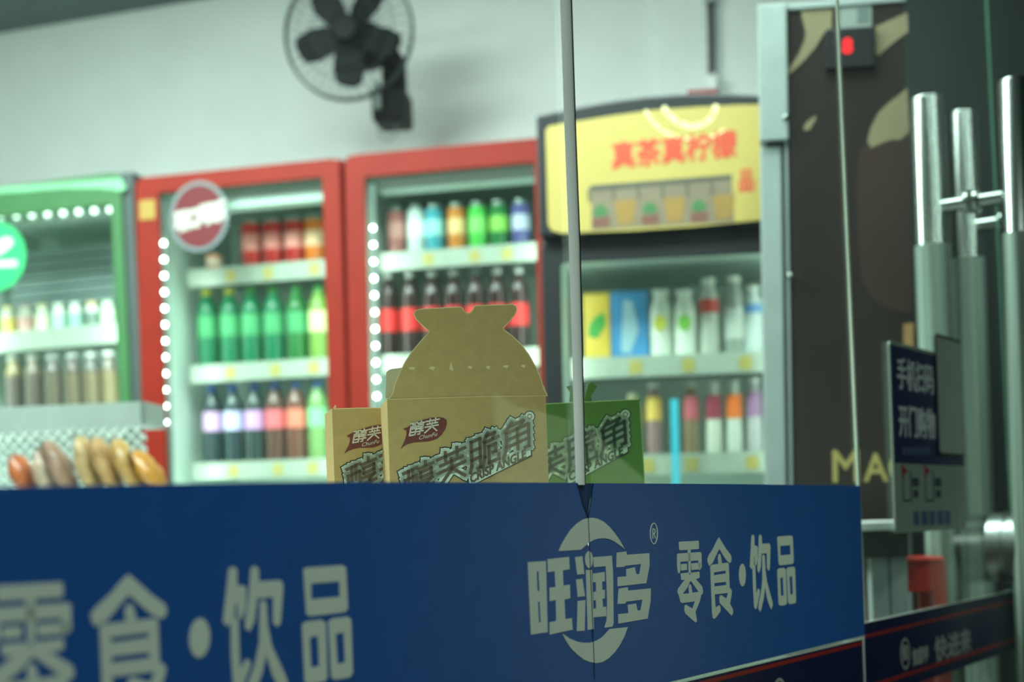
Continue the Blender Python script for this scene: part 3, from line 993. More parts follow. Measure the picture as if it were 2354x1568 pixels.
def cooler(name, label, f, w, h, d, fm, sm, bars, shelves, ysh, x_in=0.0, lamp=4.5, leds=None, inner_top=None, tags=True, frame_z0=0.12, wd=None):
    """bars = widths of the door frame (left, right, top); shelves = z of their upper front edge"""
    root = thing(name, label, 'fridge', f)
    bl_, br_, bt_ = bars
    t = 0.04
    mb = MB()
    mb.box(0, t, 0.016, d, 0.02, h).box(w - t, w, 0.016, d, 0.02, h).box(t, w - t, d - t, d, 0.02, h).box(t, w - t, 0.016, d - t, h - t, h).box(t, w - t, 0.016, d - t, 0.02, 0.16)
    mb.build('cabinet', sm, root, bevel=0.004)
    mb = MB()
    e = t + 0.002
    mb.box(e, e + 0.004, 0.03, d - e, 0.17, h - e).box(w - e - 0.004, w - e, 0.03, d - e, 0.17, h - e).box(e + .004, w - e - .004, d - e - 0.004, d - e, 0.17, h - e)
    mb.box(e + .004, w - e - .004, 0.055, d - e - .004, h - e - .004, h - e).box(e + .004, w - e - .004, 0.055, d - e - .004, 0.17, 0.175)
    mb.build('liner', LINER, root)
    dz0 = frame_z0
    wd = wd or w
    mb = MB().prism([rrect(0, wd, dz0, h, 0.03), rrect(bl_, w - br_, dz0 + 0.07, h - bt_, 0.008)], 0.0, 0.014)
    dr = mb.build('door_frame', fm, root, smooth=False, bevel=0.004)
    MB().box(bl_ - 0.01, w - br_ + 0.01, 0.008, 0.012, dz0 + 0.06, h - bt_ + 0.01).build('door_glass', CGLASS, dr)
    if leds:
        (lx0, lz0), (lx1, lz1), n = leds
        st = MB().box(min(lx0, lx1) - 0.006, max(lx0, lx1) + 0.006, 0.026, 0.033, 0.25, h - bt_ - 0.01).build('led_strip', mat('led_strip_grey', (120, 136, 130), 0.5), root)
        for i in range(n):
            k = i / (n - 1)
            MB().sphere((lx0 + (lx1 - lx0) * k, 0.022, lz0 + (lz1 - lz0) * k), 0.0058, 8, 5).build('led', LED, st)
    if inner_top:
        MB().box(bl_ + 0.02, w - br_ - 0.005, 0.06, 0.12, inner_top[0], inner_top[1]).build('light_box', LEDBAR, root)
    for k, (z, th) in enumerate(shelves):
        s = MB().box(t + 0.01 + x_in, w - t - 0.01, ysh + 0.012, d - t - 0.02, z - 0.014, z).build('shelf', SHELFM, root)
        MB().box(t + 0.01 + x_in, w - t - 0.01, ysh, ysh + 0.01, z - th, z + 0.004).build('price_rail', RAIL, s)
        if tags:
            for q_ in range(3):
                xx = w * (0.33 + 0.2 * q_) + random.uniform(-.02, .02)
                MB().box(xx, xx + 0.032, ysh - 0.0015, ysh, z - th + 0.008, z - 0.008).build('price_tag', YTAG, s)
    # LED tubes of the cooler
    for xx in (bl_ + 0.015, w - br_ - 0.015):
        l = bpy.data.lights.new('cooler_light', 'AREA')
        l.shape = 'RECTANGLE'
        l.size, l.size_y, l.energy, l.color = 0.02, 1.3, lamp / 2, (0.86, 1.0, 0.93)
        o = bpy.data.objects.new('cooler_light', l)
        COL.objects.link(o)
        P0_, T_ = f.w(xx, 0.04, 1.2), f.w(w / 2, 0.30, 1.2)
        zax = (P0_ - T_).normalized()
        yax = f.M.to_3x3() @ Vector((0, 0, 1))
        xax = yax.cross(zax).normalized()
        yax = zax.cross(xax)
        o.matrix_world = Matrix((xax, yax, zax)).transposed().to_4x4()
        o.location = P0_
    return root


# ---- containers
def rgbm(rgb, kind='gloss'):
    key = 'drink_%s_%d_%d_%d' % ((kind,) + tuple(rgb))
    if key in _mats:
        return _mats[key]
    return mat(key, rgb, 0.22 if kind == 'gloss' else 0.5, 0.0, var=0.06, scale=25, spec=0.6)


def bottle(f, x, y, z, hgt, rad, body, label, cap, lab, group, labz=(0.38, 0.66), neck=0.42):
    o = thing('bottle', lab, 'bottle', None, group)
    r = rad
    prof = [(r * .8, 0), (r * .97, hgt * .02), (r, hgt * .05), (r, hgt * .30), (r * .95, hgt * .36), (r * .95, hgt * .66), (r, hgt * .69), (r * .92, hgt * .76), (r * .62, hgt * .86),
            (r * neck, hgt * .92), (r * neck, hgt * .94)]
    MB().lathe(prof, 0, 0, 18).build('body', rgbm(body), o, smooth=True)
    MB().lathe([(r * .99, hgt * labz[0]), (r * 1.02, hgt * labz[0]), (r * 1.02, hgt * labz[1]), (r * .99, hgt * labz[1])], 0, 0, 18).build('paper_label', rgbm(label, 'matt'), o, smooth=True)
    MB().lathe([(r * (neck + .08), hgt * .925), (r * (neck + .08), hgt * .99), (r * neck, hgt)], 0, 0, 14).build('cap', rgbm(cap, 'matt'), o, smooth=True)
    o.matrix_world = Matrix.Translation(f.w(x, y, z)) @ f.M.to_3x3().to_4x4()
    return o


def can(f, x, y, z, hgt, rad, body, band, lab, group):
    o = thing('drink_can', lab, 'can', None, group)
    r = rad
    MB().lathe([(r * .8, 0), (r, hgt * .06), (r, hgt * .90)], 0, 0, 18).build('body', rgbm(body), o, smooth=True)
    MB().lathe([(r * 1.0, hgt * .35), (r * 1.012, hgt * .35), (r * 1.012, hgt * .68), (r * 1.0, hgt * .68)], 0, 0, 18).build('printed_band', rgbm(band, 'matt'), o, smooth=True)
    MB().lathe([(r, hgt * .90), (r * .84, hgt * .985), (r * .84, hgt), (r * .76, hgt * .985)], 0, 0, 18).build('lid', BRUSH, o, smooth=True)
    o.matrix_world = Matrix.Translation(f.w(x, y, z)) @ f.M.to_3x3().to_4x4()
    return o


def row(f, specs, ycen, zsh, fn):
    for i, s in enumerate(specs):
        fn(i, s)


# ---- red cooler with the round sticker
F1 = cooler_frame(318, 0.006)
w1_ = F1.hit(790, 700)[0]
h1 = F1.hit(560, 384)[1]
YS1 = 0.17
sh1 = [F1.hit(600, y, YS1)[1] for y in (610, 834, 1062)] + [0.42]
bars1 = (F1.hit(371, 700)[0], w1_ - F1.hit(748, 700)[0], h1 - F1.hit(560, 425)[1])
leds1 = (F1.hit(376, 559, 0.022), F1.hit(381, 971, 0.022), 12)
c1 = cooler('beverage_cooler', 'red drinks cooler with a round sticker on its glass door', F1, w1_, h1, 0.62, RED, RED, bars1, [(z, 0.052) for z in sh1], YS1, 0.035, 5,
            leds1, (F1.hit(650, 466, 0.06)[1], F1.hit(650, 436, 0.06)[1]))
sx_, sz_ = F1.hit(456, 497, -0.004)
rr_ = 66 * 4.4 / F
st = MB().prism(ellipse(sx_, sz_, rr_ * 1.14, rr_ * 1.22, 40), -0.0015, 0.0).build('round_sticker', mat('sticker_rim', (112, 126, 128), 0.65), c1)
MB().prism(ellipse(sx_, sz_, rr_ * 0.98, rr_ * 1.08, 40), -0.003, -0.0015).build('red_disc', mat('sticker_red', (104, 20, 28), 0.65), st)
mb = MB()
text(mb, '可口', sx_ - rr_ * 0.96, -0.003, sz_ - rr_ * 0.42, rr_ * 0.50, 0.005, ax=(1, 0.12), az=(0.15, 1.5))
text(mb, '可乐', sx_ + rr_ * 0.02, -0.003, sz_ - rr_ * 0.25, rr_ * 0.50, 0.005, ax=(1, 0.12), az=(0.15, 1.5))
mb.build('lettering', mat('sticker_white', (190, 194, 184), 0.65, emit=0.0), st)
a0, b0 = F1.hit(320, 462), F1.hit(358, 503)
MB().box(a0[0], b0[0], -0.002, 0.0, b0[1], a0[1]).build('yellow_label', mat('energy_label', (164, 134, 52), 0.5), c1)

YI = YS1 + 0.06
CW1 = 'of the round sticker cooler'
for i, (px, c, bd, nm) in enumerate(((577, (196, 44, 40), (236, 150, 140), 'red'), (626, (190, 40, 38), (230, 140, 132), 'red'), (675, (186, 40, 36), (232, 150, 140), 'red'),
                                     (722, (226, 120, 40), (236, 190, 150), 'orange'))):
    x, zt1 = F1.hit(px, 506 - i * 3, YI)
    lab = f'{ordinal(i)} red can from the left, top shelf {CW1}' if nm == 'red' else f'orange can at the right end, top shelf {CW1}'
    can(F1, x, YI, sh1[0] + .001, max(0.1, zt1 - sh1[0]), 0.0325, c, bd, lab, 'cans on the top shelf of the cooler with the round sticker')
x, zt1 = F1.hit(492, 575, YI)
can(F1, x, YI, sh1[0] + .001, 0.06, 0.026, (226, 150, 110), (236, 220, 200), f'short pale orange tin at the left, top shelf {CW1}', 'cans on the top shelf of the cooler with the round sticker')
for i, px in enumerate((475, 527, 576, 627, 680, 731)):
    x, zt1 = F1.hit(px, 668 - i * 2, YI)
    last = i == 5
    body = (20, 112, 74) if i < 4 else ((40, 112, 54) if i == 4 else (120, 160, 74))
    lb = (70, 160, 104) if not last else (226, 238, 170)
    lab = f'{ordinal(i)} green bottle from the left, middle shelf {CW1}' if not last else f'pale lime bottle at the right end, middle shelf {CW1}'
    bottle(F1, x, YI, sh1[1] + .001, zt1 - sh1[1], 0.033, body, lb, (60, 150, 70) if i > 1 else (190, 190, 70), lab, 'bottles on the middle shelf of the cooler with the round sticker')
for i, (px, lb, body, nm) in enumerate(((487, (214, 170, 214), (38, 58, 62), 'lilac'), (535, (200, 200, 232), (36, 58, 62), 'pale blue'), (584, (206, 160, 214), (44, 62, 60), 'purple'),
                                        (631, (226, 110, 120), (92, 64, 54), 'red'), (679, (232, 130, 110), (110, 70, 56), 'coral'), (729, (140, 220, 160), (120, 160, 96), 'green'))):
    x, zt1 = F1.hit(px, 888 - i * 2, YI)
    bottle(F1, x, YI, sh1[2] + .001, zt1 - sh1[2], 0.0325, body, lb, (46, 92, 160), f'dark bottle with {nm} label, lower shelf {CW1}' if i < 5 else f'green bottle at the right end, lower shelf {CW1}',
           'bottles on the lower shelf of the cooler with the round sticker', (0.42, 0.66))

# ---- red cooler in the middle
F2 = cooler_frame(798, 0.014)
w2_ = 0.645
h2 = F2.hit(1020, 336)[1]
YS2 = 0.10
sh2 = [F2.hit(1030, y, YS2)[1] for y in (574, 812)] + [F2.hit(1030, 1030, YS2)[1], 0.42]
bars2 = (F2.hit(844, 700)[0], 0.06, h2 - F2.hit(1020, 392)[1])
leds2 = (F2.hit(857, 524, 0.022), F2.hit(866, 911, 0.022), 11)
c2 = cooler('beverage_cooler', 'red drinks cooler left of the yellow header, without a sticker', F2, w2_, h2, 0.62, RED, RED, bars2, [(z, 0.05) for z in sh2], YS2, 0.02, 4.6,
            leds2, (F2.hit(1050, 425, 0.06)[1], F2.hit(1050, 398, 0.06)[1]))
YI2 = YS2 + 0.055
CW2 = 'of the middle red cooler'
for i, (zx, c, bd, nm) in enumerate(((310, (176, 112, 110), (206, 150, 140), 'dusty pink'), (420, (206, 220, 214), (240, 246, 240), 'silver'), (520, (70, 160, 176), (150, 214, 214), 'teal'),
                                     (640, (206, 130, 60), (232, 190, 130), 'orange'), (755, (84, 196, 84), (130, 214, 110), 'bright green'), (870, (40, 120, 60), (130, 200, 80), 'dark green'),
                                     (990, (90, 90, 150), (190, 196, 220), 'indigo'))):
    px = 780 + zx / 2.375
    x, zt1 = F2.hit(px, 478 - i * 2.6, YI2)
    can(F2, x, YI2, sh2[0] + .001, zt1 - sh2[0], 0.0283, c, bd, f'{nm} can on the top shelf {CW2}', 'cans on the top shelf of the middle red cooler')
for i, zx in enumerate((265, 383, 505, 622, 740, 858, 978)):
    px = 780 + zx / 2.375
    x, zt1 = F2.hit(px, 628 - i * 2, YI2)
    bottle(F2, x, YI2, sh2[1] + .001, zt1 - sh2[1], 0.0298, (52, 34, 32), (214, 46, 44), (206, 214, 206) if i != 4 else (120, 130, 128),
           f'{ordinal(i)} red labelled cola bottle from the left, second shelf {CW2}', 'cola bottles on the second shelf of the middle red cooler', (0.30, 0.56), 0.36)

# ---- green cooler at the left edge
F0 = cooler_frame(-160, -0.012, 0.02)
w0 = F0.hit(312, 700)[0]
h0 = F0.hit(150, 410)[1]
YS0 = 0.12
sh0 = [F0.hit(150, y, YS0)[1] for y in (755, 965)] + [0.5]
c0 = cooler('beverage_cooler', 'green drinks cooler at the left edge of the picture', F0, w0, h0, 0.62, GREEN, mat('cooler_side_grey', (70, 84, 82), 0.6), (0.06, w0 - F0.hit(264, 700)[0], h0 - F0.hit(150, 482)[1]), [(z, 0.06) for z in sh0], YS0, 0, 9, None, None, False, wd=F0.hit(289, 700)[0])
# pale curved band painting the highlight across the green header and dark side of the cabinet
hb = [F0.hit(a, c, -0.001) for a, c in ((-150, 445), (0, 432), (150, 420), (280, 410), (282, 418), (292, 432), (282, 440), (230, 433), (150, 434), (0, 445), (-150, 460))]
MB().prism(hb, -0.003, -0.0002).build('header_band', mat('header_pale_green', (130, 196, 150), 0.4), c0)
stl = MB().box(0.08, w0 - 0.08, 0.055, 0.062, F0.hit(150, 500, 0.055)[1], F0.hit(150, 478, 0.055)[1]).build('led_strip', LINER, c0)
for i in range(8):
    x, z = F0.hit(252 - i * 36, 482 + i * 2.2, 0.05)
    MB().sphere((x, 0.05, z), 0.009, 8, 5).build('led', mat('led_soft', (225, 250, 235), 0.4, emit=6.0, var=0.0), stl)
# shelf of dark louvres (evaporator grille) behind the empty upper part
gx0, gz1 = F0.hit(60, 575, 0.3)
gx1, gz0 = F0.hit(262, 690, 0.3)
gr = MB()
for k in range(6):
    zz = gz0 + (gz1 - gz0) * k / 6
    gr.box(0.1, w0 - 0.07, 0.30, 0.33, zz, zz + (gz1 - gz0) / 6 * 0.8)
gr.build('air_grille', mat('grille_grey', (120, 138, 136), 0.6), c0)
# round green sticker with a pale swoosh, both given a faint glow
sx_, sz_ = F0.hit(-12, 590, -0.004)
rr_ = 80 * 4.55 / F
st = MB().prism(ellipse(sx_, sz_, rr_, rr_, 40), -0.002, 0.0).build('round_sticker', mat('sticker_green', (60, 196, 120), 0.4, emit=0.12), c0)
mb = MB()
mb.prism([F0.hit(a, c, -0.003) for a, c in ((-60, 580), (-10, 560), (10, 545), (28, 548), (30, 562), (15, 575), (-5, 588), (-60, 596))], -0.0035, -0.002)
mb.prism([F0.hit(a, c, -0.003) for a, c in ((-60, 602), (38, 598), (40, 612), (-60, 616))], -0.0035, -0.002)
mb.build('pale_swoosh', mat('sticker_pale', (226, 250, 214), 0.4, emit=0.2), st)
YI0 = YS0 + 0.05
CW0 = 'of the green cooler'
cols0 = ((20, (222, 190, 70), (236, 220, 120), 'yellow'), (58, (206, 140, 140), (230, 180, 170), 'pink'), (96, (226, 196, 120), (236, 230, 200), 'cream'), (134, (226, 236, 220), (180, 214, 200), 'white'),
         (172, (206, 226, 214), (150, 196, 180), 'pale mint'), (210, (226, 160, 70), (110, 130, 120), 'orange topped'), (246, (200, 230, 190), (210, 236, 200), 'pale green'))
for i, (px, c, lb, nm) in enumerate(cols0):
    x, zt1 = F0.hit(px, 706 - i * 2, YI0)
    bottle(F0, x, YI0, sh0[0] + .001, zt1 - sh0[0], 0.023, (222, 230, 214), lb, c, f'small milk bottle with {nm} cap on the upper shelf {CW0}', 'small bottles on the upper shelf of the green cooler', (0.1, 0.6), 0.7)
for i, (px, c, nm) in enumerate(((30, (140, 124, 80), 'straw'), (75, (120, 104, 88), 'beige'), (120, (96, 88, 82), 'grey brown'), (165, (84, 72, 66), 'mocha'), (208, (92, 90, 86), 'dull grey'), (248, (104, 94, 86), 'taupe'))):
    x, zt1 = F0.hit(px, 818 - i * 2, YI0)
    bottle(F0, x, YI0, sh0[1] + .001, zt1 - sh0[1], 0.028, c, (84 + i * 6, 76 + i * 5, 70), (222, 230, 222), f'{nm} bottle with pale cap on the lower shelf {CW0}', 'bottles on the lower shelf of the green cooler', (0.2, 0.7), 0.6)

# ---- cooler with the lit yellow header
FY = _pivot(at(1246, 700, 3.62), -9.0, 0.012)
wy = 0.685
hy = FY.hit(1243, 272)[1]
YSY = 0.09
shy = [FY.hit(1550, y, YSY)[1] for y in (818, 1046)] + [0.5]
ztopframe = FY.hit(1500, 538)[1]
cy = cooler('beverage_cooler', 'black drinks cooler with a lit yellow header sign', FY, wy, ztopframe + 0.002, 0.62, BLACK, BLACK, (FY.hit(1291, 700)[0], 0.06, ztopframe - FY.hit(1500, 596)[1]), [(z, 0.05) for z in shy], YSY, 0.012, 3)
# header box with a gently arched top
hx1 = wy
arch = [(0, ztopframe + 0.004), (hx1, ztopframe + 0.004)] + [(hx1 * t, hy + 0.030 * math.sin(math.pi * min(1, t * 1.05)) * 1.0) for t in (1, .9, .8, .7, .6, .5, .4, .3, .2, .1, 0)]
hd = MB().prism(arch, -0.03, 0.5).build('header', BLACK, cy, bevel=0.006)
YH = -0.034
# lit sign face
facep = [(1254, 300), (1262, 290), (1300, 283), (1400, 267), (1500, 253), (1600, 246), (1700, 241), (1780, 240), (1790, 250), (1790, 500), (1745, 506), (1600, 520), (1450, 530), (1290, 536), (1268, 530), (1260, 515)]
FACE = mat('lit_sign_yellow', (176, 160, 86), 0.5, emit=0.17, var=0.05, scale=3)
sg = MB().prism(FY.hits(facep, YH), YH, -0.028).build('lit_face', FACE, hd)
hr = mat('lit_sign_red', (196, 74, 48), 0.5, emit=0.16, var=0.02)
mb = MB()
xs, zs = FY.hit(1405, 392, YH)
xe, ze = FY.hit(1695, 362, YH)
sl = (ze - zs) / (xe - xs)
text(mb, '真茶真柠檬', xs, YH - 0.0005, zs + 0.008, (xe - xs) / 5.0, 0.0022, ax=(1, sl), az=(0, 1.15))
xs2, zs2 = FY.hit(1697, 436, YH)
text(mb, '品', xs2, YH - 0.0005, zs2, 0.05, 0.0015, sx=0.8, az=(0, 1.2))
mb.build('lettering', hr, hd)
pal = mat('lit_sign_pale', (244, 236, 176), 0.4, emit=0.14, var=0.02)
mb = MB()
arc1 = [FY.hit(a, c, YH) for a, c in ((1528, 250), (1536, 262), (1560, 283), (1590, 292), (1620, 285), (1640, 265), (1645, 246))]
for a_, b_ in zip(arc1, arc1[1:]):
    stroke(mb, [a_, b_], 0.012, YH - 0.0006, YH)
arc2 = [FY.hit(a, c, YH) for a, c in ((1485, 256), (1500, 280), (1520, 300), (1560, 318), (1620, 322), (1665, 300))]
for a_, b_ in zip(arc2, arc2[1:]):
    stroke(mb, [a_, b_], 0.007, YH - 0.0006, YH)
mb.build('pale_arc', pal, hd)
cup_g = mat('lit_cup_grey', (124, 112, 92), 0.5, emit=0.10)
cup_a = mat('lit_cup_amber', (146, 116, 58), 0.5, emit=0.10)
cup_b = mat('lit_cup_brown', (116, 76, 64), 0.5, emit=0.1)
cup_l = mat('lit_cup_green', (66, 112, 66), 0.5, emit=0.1)
cup_d = mat('lit_cup_lid', (84, 84, 72), 0.5, emit=0.08)
mgy = MB()
mgy.prism(FY.hits([(1358, 426), (1682, 402), (1688, 510), (1360, 529)], YH), YH - 0.0004, YH)
mgy.use(4).prism(FY.hits([(1356, 427), (1682, 401), (1682, 412), (1357, 440)], YH), YH - 0.0012, YH - 0.0004)
for i in range(6):
    cx_ = 1380 + i * 56.5
    cy_ = 477 - (cx_ - 1380) * 0.055
    T = lambda pts: FY.hits([(cx_ + a, cy_ + c) for a, c in pts], YH)
    if i % 2 == 0:
        mgy.use(3).prism(T([(-18, 14), (-12, 0), (2, -8), (14, 2), (20, 12), (10, 20), (-10, 22)]), YH - 0.0012, YH - 0.0004)
        mgy.use(2).prism(T([(-20, 26), (22, 22), (20, 44), (-17, 46)]), YH - 0.0012, YH - 0.0004)
    else:
        mgy.use(1).prism(T([(-24, -12), (26, -16), (20, 40), (-16, 44)]), YH - 0.0012, YH - 0.0004)
    mgy.use(4).prism(T([(-30, -42), (-24, -42), (-22, -14), (-27, -12)]), YH - 0.0012, YH - 0.0004)
mgy.build('cup_picture', [cup_g, cup_a, cup_b, cup_l, cup_d], hd)
# upright cyan strip inside the door, given a faint glow
rx0, rz1 = FY.hit(1541, 918, 0.05)
rx1, rz0 = FY.hit(1564, 1180, 0.05)
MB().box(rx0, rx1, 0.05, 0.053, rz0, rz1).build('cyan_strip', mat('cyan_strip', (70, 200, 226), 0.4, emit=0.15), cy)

YIY = YSY + 0.06
CWY = 'of the yellow header cooler'


def pack(f, px0, px1, pyt, z, y, d, rgb, prints, lab, group, name='carton'):
    o = thing(name, lab, 'carton', None, group)
    x0, zt1 = f.hit(px0, pyt, y)
    x1, _ = f.hit(px1, pyt, y)
    o.matrix_world = Matrix.Translation(f.w(x0, y, z)) @ f.M.to_3x3().to_4x4()
    h_ = zt1 - z
    w_ = x1 - x0
    mb = MB().box(0, w_, 0, d, 0, h_ * 0.93)
    n = len(mb.v)
    mb.v += [(0, 0, h_ * .93), (w_, 0, h_ * .93), (w_, d, h_ * .93), (0, d, h_ * .93), (0, d / 2, h_), (w_, d / 2, h_)]
    mb.f += [(n, n + 1, n + 5, n + 4), (n + 2, n + 3, n + 4, n + 5), (n, n + 4, n + 3), (n + 1, n + 2, n + 5)]
    mb.build('box_body', rgbm(rgb, 'matt'), o)
    for nm, col, pts in prints:
        MB().prism([(a * w_, c * h_) for a, c in pts], -0.0008, 0.0).build(nm, rgbm(col, 'matt'), o)
    return o


GA = 'drinks on the upper shelf of the yellow header cooler'
GB = 'drinks on the lower shelf of the yellow header cooler'
zA, zB = shy[0] + .001, shy[1] + .001
pack(FY, 1340, 1400, 668, zA, YIY - .02, 0.07, (222, 190, 70), [('printed_leaf', (70, 160, 70), [(.15, .35), (.5, .3), (.85, .5), (.8, .68), (.45, .62), (.2, .5)])], f'yellow carton with a green leaf print on the upper shelf {CWY}', GA)
pack(FY, 1403, 1488, 664, zA, YIY - .02, 0.07, (74, 150, 206), [('printed_wave', (170, 206, 222), [(.25, .1), (.5, .08), (.75, .4), (.6, .8), (.35, .85), (.3, .5)])], f'wide blue carton on the upper shelf {CWY}', GA)
for i, (px, dot, nm) in enumerate(((1517, (206, 206, 80), 'yellow'), (1573, (130, 200, 80), 'green'))):
    x, zt1 = FY.hit(px, 668, YIY)
    o = bottle(FY, x, YIY, zA, zt1 - zA, 0.0298, (230, 238, 224), (234, 240, 226), (222, 232, 222), f'white bottle with a {nm} dot on the upper shelf {CWY}', GA, (0.3, 0.68), 0.66)
    hh_ = zt1 - zA
    MB().prism(ellipse(0, hh_ * .5, 0.017, 0.021, 20), -0.0325, -0.029).build('printed_dot', rgbm(dot, 'matt'), o)
for px, pt, body, lb, nm, gz in ((1628, 640, (190, 196, 184), (206, 70, 64), 'grey bottle with a red shoulder band', (0.55, 0.72)), (1686, 636, (150, 160, 150), (196, 206, 196), 'tall grey bottle with a pale label', (.2, .6)),
                                 (1730, 658, (196, 210, 206), (96, 150, 206), 'pale bottle with a blue shoulder band', (.6, .72))):
    x, zt1 = FY.hit(px, pt, YIY)
    bottle(FY, x, YIY, zA, zt1 - zA, 0.0265, body, lb, (206, 214, 200), f'{nm} on the upper shelf {CWY}', GA, gz, 0.6)
for px, pt, body, lb, cap, nm in ((1455, 905, (196, 176, 110), (226, 196, 80), (226, 226, 190), 'straw coloured bottle'), (1502, 880, (150, 120, 120), (226, 190, 90), (214, 220, 206), 'mauve bottle with a yellow label'),
                                  (1588, 878, (130, 110, 80), (190, 90, 100), (196, 200, 186), 'brown bottle with a rose label'), (1639, 876, (206, 210, 196), (150, 50, 70), (206, 210, 200), 'pale bottle with a crimson label'),
                                  (1686, 874, (200, 208, 196), (226, 110, 30), (206, 214, 204), 'pale bottle with an orange label'), (1733, 868, (176, 176, 176), (150, 110, 150), (226, 232, 222), 'grey bottle with a purple label')):
    x, zt1 = FY.hit(px, pt, YIY)
    bottle(FY, x, YIY, zB, zt1 - zB, 0.0205, body, lb, cap, f'{nm} on the lower shelf {CWY}', GB, (0.48, 0.8), 0.6)
# items at the very top, in the shade of the header
shtop = FY.hit(1500, 645, 0.3)[1]

# red pack lying on the yellow cooler, cable and plug on the wall above it
x0, z0_ = FY.hit(1580, 232, 0.1)
x1, z1_ = FY.hit(1650, 208, 0.1)
rb_ = thing('red_pack', 'small dark red pack lying on top of the yellow header cooler', 'pack', FY)
ztp = hy + 0.0345
MB().box(x0, x1, 0.1, 0.22, ztp, ztp + 0.042).build('box_body', mat('pack_red', (112, 28, 22), 0.5), rb_, bevel=0.004)
MB().box(x0 + .01, x1 - .01, 0.095, 0.1, ztp + .012, ztp + .03).build('printed_band', mat('pack_band', (110, 30, 30), 0.5), rb_)
wx, wz1 = WF.hit(1632, -40, -0.08)
wx2, wz0 = WF.hit(1637, 180, -0.08)
cb = thing('cable_conduit', 'dark vertical cable conduit on the wall above the yellow cooler', 'cable', WF)
MB().tube([(wx, -0.085, wz1), (wx, -0.085, (wz0 + wz1) / 2), (wx2, -0.085, wz0)], 0.012, 10).build('conduit', BLACK, cb, smooth=True)
MB().box(wx - 0.016, wx + 0.016, -0.1, -0.05, (wz0 + wz1) / 2 + .09, (wz0 + wz1) / 2 + .13).build('clip', GREY, cb)
MB().box(wx2 - 0.014, wx2 + 0.022, -0.115, -0.05, wz0 - 0.075, wz0 + 0.005).build('plug', WHITE, cb, bevel=0.005)

# ------------------------------------------------------------------ wall fan
FX = Frame((0, 0, 0), 0)
fc_p = at(800, 73, 4.62)
FF = _pivot(fc_p, -8, 0.0)
fan = thing('wall_fan', 'dark wire guarded wall fan above the red coolers', 'fan', FF)
R_ = 150 * 4.62 / F
zc = fc_p.z
darkf = mat('fan_plastic', (11, 15, 16), 0.6, spec=0.2)
wire = mat('fan_wire', (30, 40, 39), 0.5, 0.2)


def ring(r, y, n=48):
    return [(r * math.cos(2 * math.pi * i / n), y, zc + r * math.sin(2 * math.pi * i / n) * 1.03) for i in range(n)]


mb = MB()
mb.tube(ring(R_, 0.0), 0.0038, 8, True)
mb.tube(ring(R_, 0.02), 0.0035, 8, True)
for k in range(40):
    a = 2 * math.pi * k / 40
    c, s = math.cos(a), math.sin(a) * 1.03
    mb.tube([(0.05 * c, -0.055, zc + 0.05 * s), (R_ * .6 * c, -0.05, zc + R_ * .6 * s), (R_ * .92 * c, -0.025, zc + R_ * .92 * s), (R_ * c, 0, zc + R_ * s)], 0.0013, 5)
    mb.tube([(0.05 * c, 0.06, zc + 0.05 * s), (R_ * .7 * c, 0.055, zc + R_ * .7 * s), (R_ * c, 0.01, zc + R_ * s)], 0.0013, 5)
mb.tube(ring(R_ * .5, -0.051), 0.001, 5, True)
mb.tube(ring(R_ * .75, -0.043), 0.001, 5, True)
mb.build('guard', wire, fan, smooth=True)
for k in range(5):
    a = math.radians(195 + 72 * k)
    n0 = []
    mb = MB()
    prof = [(0.03, -0.022, 0.022), (0.07, -0.04, 0.045), (0.12, -0.045, 0.055), (0.165, -0.035, 0.045), (0.178, -0.015, 0.02)]
    vs = []
    for (rr0, t0, t1) in prof:
        for t, yy in ((t0, -0.012), (t1, 0.014)):
            x = rr0 * math.cos(a) - t * math.sin(a)
            z = rr0 * math.sin(a) + t * math.cos(a)
            vs.append((x, yy, zc + z))
    n = len(vs)
    mb.v = vs + [(x, y + 0.003, z) for x, y, z in vs]
    for j in range(len(prof) - 1):
        i0 = 2 * j
        mb.f.append((i0, i0 + 1, i0 + 3, i0 + 2))
        mb.f.append((n + i0, n + i0 + 2, n + i0 + 3, n + i0 + 1))
        mb.f.append((i0, i0 + 2, n + i0 + 2, n + i0))
        mb.f.append((i0 + 1, n + i0 + 1, n + i0 + 3, i0 + 3))
    mb.f.append((0, n, n + 1, 1))
    i0 = 2 * (len(prof) - 1)
    mb.f.append((i0, i0 + 1, n + i0 + 1, n + i0))
    mb.build('blade', mat('fan_blade', (12, 18, 19), 0.6, spec=0.2), fan, smooth=True)
Mh = Matrix.Translation((0, 0, zc)) @ Matrix.Rotation(math.radians(90), 4, 'X')
MB().lathe([(0.005, -0.02), (0.048, -0.02), (0.048, 0.04), (0.04, 0.056), (0.005, 0.06)], 0, 0, 24, Mh).build('hub', darkf, fan, smooth=True)
Mh2 = Matrix.Translation((0.03, 0, zc - 0.01)) @ Matrix.Rotation(math.radians(90), 4, 'X')
MB().lathe([(0.01, -0.20), (0.05, -0.20), (0.07, -0.17), (0.075, -0.09), (0.06, -0.06), (0.01, -0.06)], 0, 0, 24, Mh2).build('motor_housing', darkf, fan, smooth=True)


def fl_(px, py, y):
    x, z = FF.hit(px, py, y)
    return (x, y, z)


